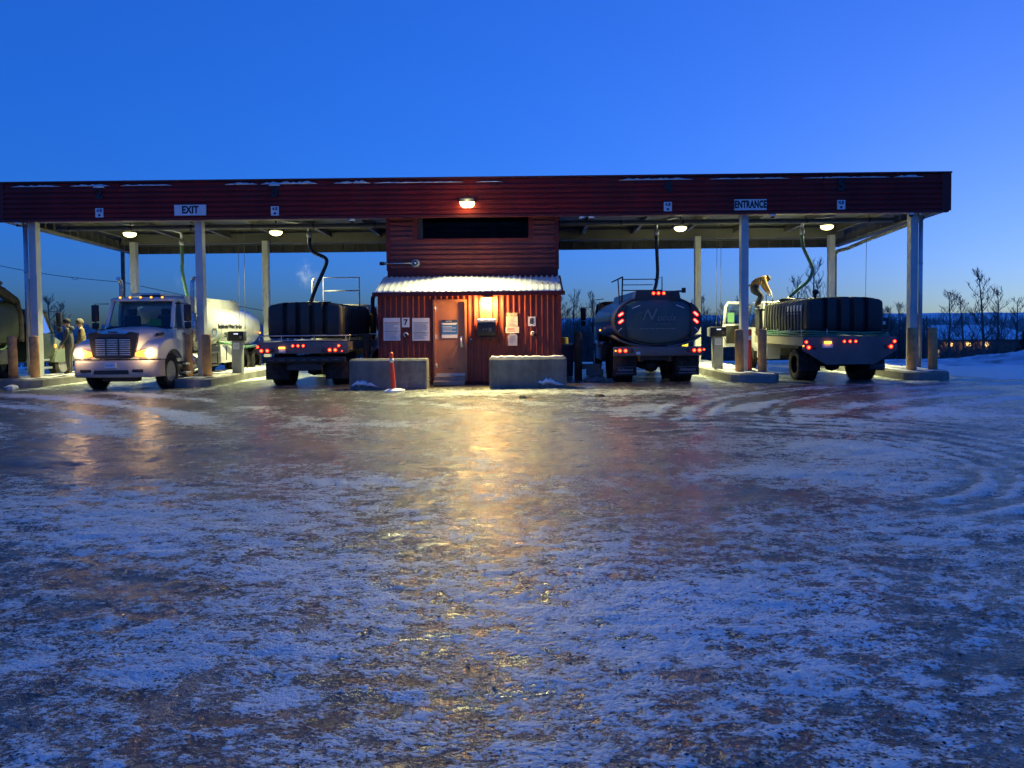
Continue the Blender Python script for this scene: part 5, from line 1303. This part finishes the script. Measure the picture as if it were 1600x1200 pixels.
for y, w, zt in ((3.28, 1.05, 1.58), (3.6, 1.02, 1.52), (4.0, .98, 1.40), (4.3, .92, 1.20), (4.42, .85, .9)):
    rings.append([(w, y, .55), (w * 1.02, y, zt - .2), (w * .8, y, zt - .03), (0, y, zt), (-w * .8, y, zt - .03), (-w * 1.02, y, zt - .2), (-w, y, .55)])
MB().loft(list(reversed(rings))).build('bonnet', 'palegreen', t)
MB().prism([(3.0 + .62 * math.cos(a) + .75, .5 + .62 * math.sin(a)) for a in np.linspace(.1, PI - .1, 14)] + [(3.35, .55), (4.1, .55)], 'x', .9, 1.2).build('fender', 'palegreen', t)
light_round(t, 1.08, 3.25, 1.12, .06, 'amber', name='turn_signal'); MB().lathe([(0, .065), (.02, .06), (.03, .02)], 'x', 14, (1.125, 3.30, 1.12)).build('turn_signal', 'amber', t)
MB().lathe([(0, .05), (.1, .045), (.12, .02)], 'z', 12, (.9, 1.6, 2.4)).build('beacon', 'ambersoft', t)
stack(t, 1.26, 1.70, 1.2, 3.3, 1, 'darksteel', .07)
mirror_arm(t, 1.42, 3.1, 2.0, 1, .55)
for s in (-1, 1):
    wheel(t, s * 1.02, 3.75, .5); wheel(t, s * 1.0, -2.2, .5, True); wheel(t, s * 1.0, -3.5, .5, True)
MB().bbox(.95, 1.2, 1.9, 3.0, .35, .42, .01).bbox(.95, 1.18, 1.95, 2.9, .62, .68, .01).build('step', 'galv', t)
MB().tube([(1.22, .9, 1.35), (1.3, .4, 1.1), (1.32, -.6, .98), (1.3, -2, 1.02)], .03, 8).build('wash_hose', 'hosegreen', t)

# ------------------------------------------------------------------ people
def person(label, loc, rz, J, E, tags, mats, group=None):
    """J: joint -> (pos, radius, tag); one continuous skinned body."""
    names = list(J); me = bpy.data.meshes.new('body')
    me.from_pydata([J[n][0] for n in names], [(names.index(a), names.index(b)) for a, b in E], [])
    o = bpy.data.objects.new('body', me); col.objects.link(o)
    sk = o.modifiers.new('skin', 'SKIN'); sk.use_smooth_shade = True
    for i, n in enumerate(names):
        sv = me.skin_vertices[0].data[i]; r = J[n][1]; sv.radius = r if isinstance(r, tuple) else (r, r); sv.use_root = (n == 'pelvis')
    ss = o.modifiers.new('sub', 'SUBSURF'); ss.levels = 2; ss.render_levels = 2
    bpy.context.view_layer.update()
    dg = bpy.context.evaluated_depsgraph_get()
    m2 = bpy.data.meshes.new_from_object(o.evaluated_get(dg)); bpy.data.objects.remove(o)
    order = list(mats); m2.materials.clear()
    for k in order: m2.materials.append(M[mats[k]])
    # material by nearest bone segment
    segs = [(Vector(J[a][0]), Vector(J[b][0]), J[b][2]) for a, b in E]
    for p in m2.polygons:
        c = p.center; best = None
        for a, b, tg in segs:
            ab = b - a; s = max(0, min(1, (c - a).dot(ab) / max(1e-6, ab.length_squared))); d = (c - (a + ab * s)).length
            if best is None or d < best[0]: best = (d, tg)
        p.material_index = order.index(best[1]); p.use_smooth = True
    t = thing('person', label, 'person', loc, group, rz)
    link('body', m2, t)
    return t
EDG = [('pelvis', 'waist'), ('waist', 'chest'), ('chest', 'neck'), ('neck', 'chin'), ('chin', 'head'), ('head', 'crown'),
       ('chest', 'shl'), ('shl', 'ell'), ('ell', 'wrl'), ('wrl', 'hal'), ('chest', 'shr'), ('shr', 'elr'), ('elr', 'wrr'), ('wrr', 'har'),
       ('hal', 'fl1'), ('hal', 'fl2'), ('hal', 'fl3'), ('wrl', 'fl4'), ('har', 'fr1'), ('har', 'fr2'), ('har', 'fr3'), ('wrr', 'fr4'),
       ('pelvis', 'hil'), ('hil', 'knl'), ('knl', 'anl'), ('anl', 'tol'), ('pelvis', 'hir'), ('hir', 'knr'), ('knr', 'anr'), ('anr', 'tor')]
def stand(front=1, arm=0.0):
    # faces -X * front; z up, feet at 0
    f = -front
    J = dict(pelvis=((0, 0, .95), (.15, .17), 'legs'), waist=((0, 0, 1.10), (.155, .18), 'torso'), chest=((-.01 * f, 0, 1.33), (.15, .20), 'torso'), neck=((.02 * f, 0, 1.50), .065, 'torso'),
             chin=((.04 * f, 0, 1.56), .07, 'skin'), head=((.05 * f, 0, 1.64), .095, 'skin'), crown=((.04 * f, 0, 1.72), .085, 'hat'))
    for s, k in ((1, 'l'), (-1, 'r')):
        J['sh' + k] = ((0, s * .21, 1.42), .085, 'torso'); J['el' + k] = ((.02 * f + arm * f * .1, s * .27, 1.14), .062, 'torso'); J['wr' + k] = ((.12 * f + arm * f * .2, s * .25, .92 + arm * .15), .045, 'torso'); J['ha' + k] = ((.15 * f + arm * f * .22, s * .24, .85 + arm * .15), .038, 'hand')
        hx, hy, hz = J['ha' + k][0]
        for q, (dx, dy, dz) in enumerate(((.02, .02, -.08), (.035, 0, -.085), (.03, -.02, -.075), (.05, -.03, -.03))): J['f%s%d' % (k, q + 1)] = ((hx + dx * f, hy + dy * s, hz + dz), .011, 'hand')
        J['hi' + k] = ((0, s * .09, .88), .115, 'legs'); J['kn' + k] = ((.02 * f, s * .12, .48), .078, 'legs'); J['an' + k] = ((-.02 * f, s * .13, .09), .055, 'legs'); J['to' + k] = ((.14 * f, s * .14, .045), .045, 'boot')
    return J
def headwear(t, c, kind, m, f=-1):
    if kind == 'cap':
        h = MB().lathe([(-.02, .112), (.03, .112), (.08, .09), (.105, .04), (.11, .005)], 'z', 18, c).build('cap', m, t)
        MB().loft([[(c[0] + f * (.08 + .11 * u), c[1] + .085 * v * (1 - .35 * u * u), c[2] - .012 - .02 * u + z) for v in (-1, -.5, 0, .5, 1)] + [(c[0] + f * (.08 + .11 * u), c[1] + .085 * v * (1 - .35 * u * u), c[2] - .020 - .02 * u + z) for v in (1, .5, 0, -.5, -1)] for u in (0, .5, 1) for z in (0,)]).build('cap_brim', m, h)
    else:
        MB().lathe([(-.06, .112), (-.02, .122), (.03, .120), (.08, .10), (.115, .055), (.125, .005)], 'z', 18, c).build('knit_hat', m, t)
    # face: nose, eyes, ears, mouth
    x = c[0] + f * .085; z = c[2] - .07
    MB().loft([[(x + f * d_, c[1] + w_ * a, zz) for a in (-1, 0, 1)] + [(x - f * .02, c[1], zz)] for d_, w_, zz in ((.0, .008, z + .035), (.018, .012, z + .0), (.022, .018, z - .02), (.0, .012, z - .03))]).build('nose', 'skin', t)
    for s in (-1, 1):
        MB().lathe([(-.006, .003), (0, .011), (.006, .003)], 'x', 8, (x + f * .003, c[1] + s * .034, z + .025)).build('eye', 'ink', t)
        MB().lathe([(-.012, .01), (0, .03), (.012, .012)], 'y', 10, (c[0] - f * .005, c[1] + s * .098, z + .01)).build('ear', 'skin', t)
    MB().bbox(*sorted((x - f * .01, x + f * .006)), c[1] - .022, c[1] + .022, z - .056, z - .046, .003).build('mouth', 'inkred', t)
p1 = person('person in grey hoodie, dark cap and khaki trousers standing beside the vacuum truck', (-13.08, 1.35, .235), math.radians(18), stand(1, .3), EDG, None, dict(torso='hoodie', legs='pants', skin='skin', hand='skin', boot='boot', hat='capblack'))
headwear(p1, (-.05, 0, 1.70), 'cap', 'capblack')
MB().loft([[(.06 + .10 * math.cos(a) * k, .14 * math.sin(a) * k, z) for a in np.linspace(0, 2 * PI, 15)[:-1]] for z, k in ((1.44, 1.0), (1.49, 1.08), (1.55, .85), (1.56, .5))]).build('hood', 'hoodie', p1)
p2 = person('person in tan jacket and pale knit hat behind the one in the hoodie', (-13.35, 2.55, .235), math.radians(35), stand(1, .15), EDG, None, dict(torso='drab', legs='jeans', skin='skin', hand='skin', boot='boot', hat='knit'))
headwear(p2, (-.05, 0, 1.70), 'knit', 'knit')
# bent-over person on the front of the right-hand truck, facing +X
J = dict(pelvis=((-.14, 0, .70), (.15, .16), 'legs'), waist=((-.09, 0, .88), (.15, .17), 'torso'), chest=((.10, 0, 1.06), (.15, .19), 'torso'), neck=((.25, 0, 1.08), .07, 'torso'),
         chin=((.31, 0, 1.03), .07, 'skin'), head=((.36, 0, .98), .085, 'skin'), crown=((.40, 0, 1.03), .075, 'hat'))
for s, k in ((1, 'l'), (-1, 'r')):
    J['sh' + k] = ((.16, s * .20, 1.02), .085, 'torso'); J['el' + k] = ((.24, s * .25, .76), .062, 'torso'); J['wr' + k] = ((.36, s * .20, .58), .046, 'torso'); J['ha' + k] = ((.39, s * .18, .52), .04, 'hand')
    for q, (dx, dy, dz) in enumerate(((.02, .02, -.085), (.04, 0, -.085), (.03, -.02, -.075), (.06, -.02, -.03))): J['f%s%d' % (k, q + 1)] = ((.39 + dx, s * (.18 + dy), .52 + dz), .013, 'hand')
    J['hi' + k] = ((-.11, s * .10, .64), .115, 'legs'); J['kn' + k] = ((.20 - .10 * (s < 0), s * .15, .44), .085, 'legs'); J['an' + k] = ((-.02 - .06 * (s < 0), s * .13, .09), .058, 'legs'); J['to' + k] = ((.13 - .06 * (s < 0), s * .14, .045), .048, 'boot')
MB_ = None
J = {k: (p, tuple(1.12 * q for q in r) if isinstance(r, tuple) else (r * (1.15 if r > .03 else 1.1)), g) for k, (p, r, g) in J.items()}
p3 = person('person in tan jacket and dark trousers bending over the right-hand black tank', (9.58, 3.02, 2.17), math.radians(-8), J, EDG, None, dict(torso='tan', legs='jeans', skin='skin', hand='glove', boot='boot', hat='capblack'))
MB().lathe([(-.04, .10), (.0, .112), (.05, .10), (.09, .05), (.1, .005)], 'x', 16, (.34, 0, 1.03)).build('hood', 'capblack', p3)
MB().lathe([(-.03, .185), (.03, .19)], 'z', 18, (-.115, 0, .80)).build('shirt_hem', 'knit', p3)
# platform the person stands on, between cab and tank (part of that truck)
for o in bpy.data.objects:
    if o.parent is None and o.get('label', '').startswith('black ribbed tank truck with tapered'):
        MB().box(-1.25, 1.25, 2.8, 3.3, 2.10, 2.165).box(-1.2, -1.1, 2.85, 3.25, 1.2, 2.099).box(1.1, 1.2, 2.85, 3.25, 1.2, 2.099).build('walkway', 'darksteel', o)

# ------------------------------------------------------------------ background: trees, store, pole, wires
def bare_tree(seed, H):
    r = random.Random(seed); tr = MB(); cr = MB()
    pts = [(0, 0, 0)]; x = y = 0
    for i in range(1, 9): x += r.uniform(-.12, .12) * H / 9; y += r.uniform(-.1, .1) * H / 9; pts.append((x, y, H * i / 8))
    r0 = H * .014 + .04
    tr.tube(pts, [r0 * (1 - .9 * i / 8) + .012 for i in range(9)], 6)
    def at(f):
        k = min(7, int(f * 8)); a, b = Vector(pts[k]), Vector(pts[k + 1]); return a.lerp(b, f * 8 - k)
    def branch(p, d, L, rad, lev):
        n = 3; q = [p]; dd = d.copy()
        for i in range(n):
            dd = (dd + Vector((r.uniform(-.22, .22), r.uniform(-.22, .22), .16 + r.uniform(-.1, .12)))).normalized(); q.append(q[-1] + dd * L / n)
        cr.tube(q, [rad * (1 - .75 * i / n) for i in range(n + 1)], 3, cap=False)
        if lev == 0: return
        for i in range(5 if lev == 2 else 4):
            f = r.uniform(.25, 1); k = min(n - 1, int(f * n)); pp = q[k].lerp(q[k + 1], f * n - k); a = r.uniform(0, 6.28)
            nd = (dd + Vector((math.cos(a), math.sin(a), r.uniform(-.1, .6))) * .85).normalized()
            branch(pp, nd, L * r.uniform(.35, .6), max(.013, rad * .5), lev - 1)
    for i in range(r.randint(26, 34)):
        f = .22 + .76 * (i / 27) ** .9 if i < 27 else .97; f = min(.985, f); a = r.uniform(0, 6.28); L = H * .24 * (1.12 - f) + .35
        branch(at(f), Vector((math.cos(a), math.sin(a), .75 + r.uniform(-.2, .4))).normalized(), L * r.uniform(.7, 1.25), max(.022, r0 * .45 * (1.1 - f)), 2)
    return tr.mesh('trunk', 'bark'), cr.mesh('crown', 'twig')
TT = [bare_tree(100 + i, 7.5) for i in range(6)]
rt_ = random.Random(22)
def tree(x, y, h, label, k=None, z=None):
    t = thing('bare_tree', label, 'tree', (x, y, gz(x, y) - .1 if z is None else z), 'bare trees beyond the yard', rt_.uniform(0, 6))
    a, b = TT[rt_.randrange(6) if k is None else k]; s = h / 7.5
    t.scale = (s, s, s); link('trunk', a, t); link('crown', b, t)
def px2x(u, y): return 1.465 + (u - 812) / 1200 * (y + 23.29)
for u, y, top, lab in ((1530, 45, 432, 'tallest bare tree at the right in front of the snow-roofed store'), (1556, 48, 458, 'bare tree just right of the tallest tree at the right edge'), (1500, 46, 470, 'thin bare tree left of the tallest tree at the right'), (1478, 44, 463, 'thin bare tree right of the outermost bollard'),
                       (1582, 50, 470, 'bare tree at the far right edge above the snow bank'), (1268, 26, 415, 'bare tree rising behind the right-hand black tank'), (1246, 34, 440, 'smaller bare tree left of the green hose'), (75, 40, 470, 'bare bushy tree behind the vacuum truck at the left'), (92, 46, 480, 'small bare tree behind the people at the left')):
    d_ = y + 23.29; hz_ = 517 - u * .0093; ztop = 1.65 + (hz_ - top) / 1200 * d_; zb = gz(0, y)
    tree(px2x(u, y), y, ztop - zb + .1, lab)
cnt = {}; ORD = 'first second third fourth fifth sixth seventh eighth ninth tenth eleventh twelfth thirteenth fourteenth fifteenth sixteenth seventeenth eighteenth nineteenth twentieth'.split()
names_ = ['between the pump house and the round tanker', 'behind the round tanker', 'between the round tanker and the ENTRANCE column', 'behind the right-hand black tank truck', 'right of the right-hand black tank truck']
for i in range(46):
    u = 872 + i * 12.2 + rt_.uniform(-5, 5); y = rt_.uniform(44, 62); d_ = y + 23.29
    top = 492 - rt_.uniform(0, 34) * (1.0 if u < 1010 else .75 if u < 1250 else .45); hz_ = 517 - u * .0093
    ztop = 1.65 + (hz_ - top) / 1200 * d_
    nm = names_[0] if u < 930 else names_[1] if u < 1095 else names_[2] if u < 1160 else names_[3] if u < 1370 else names_[4]
    cnt[nm] = cnt.get(nm, 0) + 1
    tree(px2x(u, y), y, ztop - gz(0, y), ORD[cnt[nm] - 1] + ' bare tree from left in the grove ' + nm)
# dense thicket that reads as one mass
mb = MB(); rr = random.Random(9)
for i in range(5200):
    if i < 4500: u = rr.uniform(860, 1450) if i < 4100 else rr.uniform(1450, 1610)
    else: u = rr.uniform(-30, 640)
    y = rr.uniform(50, 92); x = px2x(u, y); z0 = gz(x, y); h = rr.uniform(3.0, 6.4) * (1 if 860 < u < 1460 else .62 if u > 1460 else .8)
    lx, ly = rr.uniform(-.25, .25), rr.uniform(-.25, .25); r0 = rr.uniform(.03, .075)
    p0 = Vector((x, y, z0 - .1)); p1 = Vector((x + lx, y + ly, z0 + h))
    mb.tube([p0, p0.lerp(p1, .5), p1], [r0, r0 * .7, r0 * .25], 3, cap=False)
    for k in range(7):
        f = rr.uniform(.2, .95); a = rr.uniform(0, 6.28); L = rr.uniform(.4, 1.1) * (1.2 - f); q = p0.lerp(p1, f)
        mb.tube([q, q + Vector((math.cos(a) * L, math.sin(a) * L, L * rr.uniform(.5, 1.3)))], [.034, .018], 3, cap=False)
tag(mb.build('thicket', 'twig'), 'dark dense thicket of bare saplings filling the low ground', 'thicket', kind='stuff')
# far wood on the low ground below the ridge
mb = MB()
for i in range(2600):
    y = rr.uniform(110, 420); u = rr.uniform(-60, 1680); x = px2x(u, y); h = rr.uniform(4.0, 7.2) * (1 + (y - 110) / 900); r1 = h * rr.uniform(.10, .2); a0 = rr.uniform(0, 6.28); n = 5
    base = [(x + r1 * math.cos(a0 + 2 * PI * k / n) * rr.uniform(.6, 1.2), y + r1 * math.sin(a0 + 2 * PI * k / n) * rr.uniform(.6, 1.2), -3.9 + h * rr.uniform(.05, .25)) for k in range(n)]
    mid_ = [(x + .6 * r1 * math.cos(a0 + .6 + 2 * PI * k / n) * rr.uniform(.5, 1.3), y + .6 * r1 * math.sin(a0 + .6 + 2 * PI * k / n), -3.9 + h * rr.uniform(.45, .7)) for k in range(n)]
    vs = base + mid_ + [(x, y, -3.9 + h)]
    mb.add(vs, [(k, (k + 1) % n, n + k) for k in range(n)] + [((k + 1) % n, n + (k + 1) % n, n + k) for k in range(n)] + [(n + k, n + (k + 1) % n, 2 * n) for k in range(n)])
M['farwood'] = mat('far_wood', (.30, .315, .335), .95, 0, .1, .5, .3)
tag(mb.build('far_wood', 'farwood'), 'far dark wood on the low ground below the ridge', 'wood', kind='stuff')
# conifer at the right edge
t = thing('conifer', 'dark conifer at the right edge above the snow bank', 'tree', (px2x(1602, 44), 44, gz(0, 44)))
rr = random.Random(4); H = 5.0
MB().tube([(0, 0, 0), (0, 0, H)], [.12, .02], 8).build('trunk', 'bark', t)
mb = MB()
for i in range(1500):
    f = rr.random() ** .8; rad = (1 - f) * 1.9 * rr.uniform(.35, 1) + .08; a = rr.uniform(0, 6.28); z = .4 + f * (H - .4) - rad * .25
    c = Vector((rad * math.cos(a), rad * math.sin(a), z)); o_ = Vector((math.cos(a), math.sin(a), -.35)).normalized(); s_ = Vector((-math.sin(a), math.cos(a), 0)); L = rr.uniform(.18, .38)
    mb.add([c - s_ * .07, c + s_ * .07, c + o_ * L + Vector((0, 0, rr.uniform(-.05, .08))), c + Vector((0, 0, .09))], [(0, 1, 2), (1, 3, 2), (3, 0, 2)])
mb.build('crown', 'needles', t)
# low store with snowy roof and three lamps
t = thing('low_building', 'long low building with snow-covered roof and lamps beyond the yard', 'building', (57.5, 72, -3.8))
M['farwall'] = mat('brown_wall', (.22, .16, .12), .8, 0, .3, .2, 1)
MB().box(-7.2, 7.5, 0, 9, 0, 3.2).build('wall', 'farwall', t)
rf = MB().loft([[(-7.9, -.8, 3.2), (8.1, -.8, 3.2), (8.1, 9.6, 3.2), (-7.9, 9.6, 3.2)], [(-7.9, -.8, 3.36), (8.1, -.8, 3.36), (8.1, 9.6, 3.36), (-7.9, 9.6, 3.36)], [(-6.0, 4.1, 5.1), (5.2, 4.1, 5.1), (5.2, 4.7, 5.1), (-6.0, 4.7, 5.1)]], smooth=False).build('roof', 'snow', t)
MB().box(-7.95, 8.15, -.85, -.805, 3.1, 3.3).build('fascia_board', 'darksteel', rf)
for x in (-3.1, -.9, 1.3): 
    MB().lathe([(-.3, .02), (-.2, .26), (0, .3), (.12, .22), (.2, .02)], 'z', 14, (x, -.35, 2.75)).build('wall_lamp', 'farlamp', t)
for x in (-6.4, -5.5, -4.6, -3.2, -1.2, .6, 2.4): 
    f = MB().box(x - .35, x + .35, -.03, -.002, 1.2, 2.1).build('window', 'farlamp_dim' if x < -4 else 'darkglass', t); MB().box(x - .42, x + .42, -.06, -.031, 1.1, 1.2).build('sill', 'signw', f)
# utility pole and wires
t = thing('utility_pole', 'wooden utility pole behind the canopy at the left', 'pole', (-26.07, 30, -2.5))
MB().tube([(0, 0, 0), (0, 0, 10.6)], [.17, .12], 10).build('pole', 'bark', t)
ca = MB().box(-1.1, 1.1, -.06, .06, 10.0, 10.12).build('cross_arm', 'bark', t)
for x in (-1, -.4, .4, 1): MB().lathe([(0, .03), (.05, .05), (.12, .03)], 'z', 10, (x, 0, 10.12)).build('insulator', 'greyterm', ca)
def pt(u, v, y):
    d_ = y + 23.29; return Vector((px2x(u, y), y, 1.65 + (517 - u * .0093 - v) / 1200 * d_))
w0, w1, w2 = pt(-60, 402, 30), pt(192, 440.5, 30), pt(640, 520, 30)
t = thing('overhead_wire', 'dark overhead wire sloping down across the left sky', 'wire', w0)
pts = [w0.lerp(w1, k / 10) - Vector((0, 0, .25 * math.sin(PI * k / 10))) for k in range(11)] + [w1.lerp(w2, k / 10) - Vector((0, 0, .25 * math.sin(PI * k / 10))) for k in range(1, 11)]
MB().tube([p - w0 for p in pts], .022, 6).build('cable', 'ink', t)
lp = pt(116, 429, 30) - w0
MB().tube([lp + Vector((.22 * math.cos(a), 0, -.14 + .2 * math.sin(a))) for a in np.linspace(PI * .95, PI * 2.05, 10)], .014, 5).build('slack_loop', 'ink', t)


# ------------------------------------------------------------------ breath of steam off the filling trucks
def steam(label, loc, size, dens, seed):
    m = bpy.data.materials.new('steam'); m.use_nodes = True; nt = m.node_tree; nt.nodes.remove(nt.nodes['Principled BSDF'])
    v = nt.nodes.new('ShaderNodeVolumePrincipled'); v.inputs['Color'].default_value = (.95, .96, 1, 1)
    tc = nt.nodes.new('ShaderNodeTexCoord'); n = nt.nodes.new('ShaderNodeTexNoise'); n.inputs['Scale'].default_value = 2.2; n.inputs['Detail'].default_value = 4; n.inputs['Distortion'].default_value = .8
    mp = nt.nodes.new('ShaderNodeMapping'); mp.inputs['Location'].default_value = (seed, seed * 2, 0); mp.inputs['Scale'].default_value = (1.3, 1.3, .8)
    nt.links.new(tc.outputs['Object'], mp.inputs[0]); nt.links.new(mp.outputs[0], n.inputs['Vector'])
    ln = nt.nodes.new('ShaderNodeVectorMath'); ln.operation = 'LENGTH'; nt.links.new(tc.outputs['Object'], ln.inputs[0])
    fo = nt.nodes.new('ShaderNodeMapRange'); fo.inputs[1].default_value = .95; fo.inputs[2].default_value = .2; nt.links.new(ln.outputs['Value'], fo.inputs[0])
    mr = nt.nodes.new('ShaderNodeMapRange'); mr.inputs[1].default_value = .48; mr.inputs[2].default_value = .72; mr.inputs[4].default_value = dens; nt.links.new(n.outputs['Fac'], mr.inputs[0])
    mu = nt.nodes.new('ShaderNodeMath'); mu.operation = 'MULTIPLY'; nt.links.new(fo.outputs[0], mu.inputs[0]); nt.links.new(mr.outputs[0], mu.inputs[1])
    nt.links.new(mu.outputs[0], v.inputs['Density']); nt.links.new(v.outputs[0], nt.nodes['Material Output'].inputs['Volume'])
    M['steam%d' % seed] = m
    rings = [[(math.sin(p) * math.cos(a), math.sin(p) * math.sin(a), -math.cos(p)) for a in np.linspace(0, 2 * PI, 17)[:-1]] for p in np.linspace(.05, PI - .05, 9)]
    o = MB().loft(rings).build('steam', 'steam%d' % seed); o.location = loc; o.scale = size
    return tag(o, label, 'steam', kind='stuff')
steam('faint steam rising beside the green hose over the white tanker', (-10.2, 3.6, 3.75), (.55, .5, .95), .3, 3)
steam('faint puff of steam above the black tank truck left of the pump house', (-5.7, 3.2, 3.55), (.6, .5, .75), .3, 5)
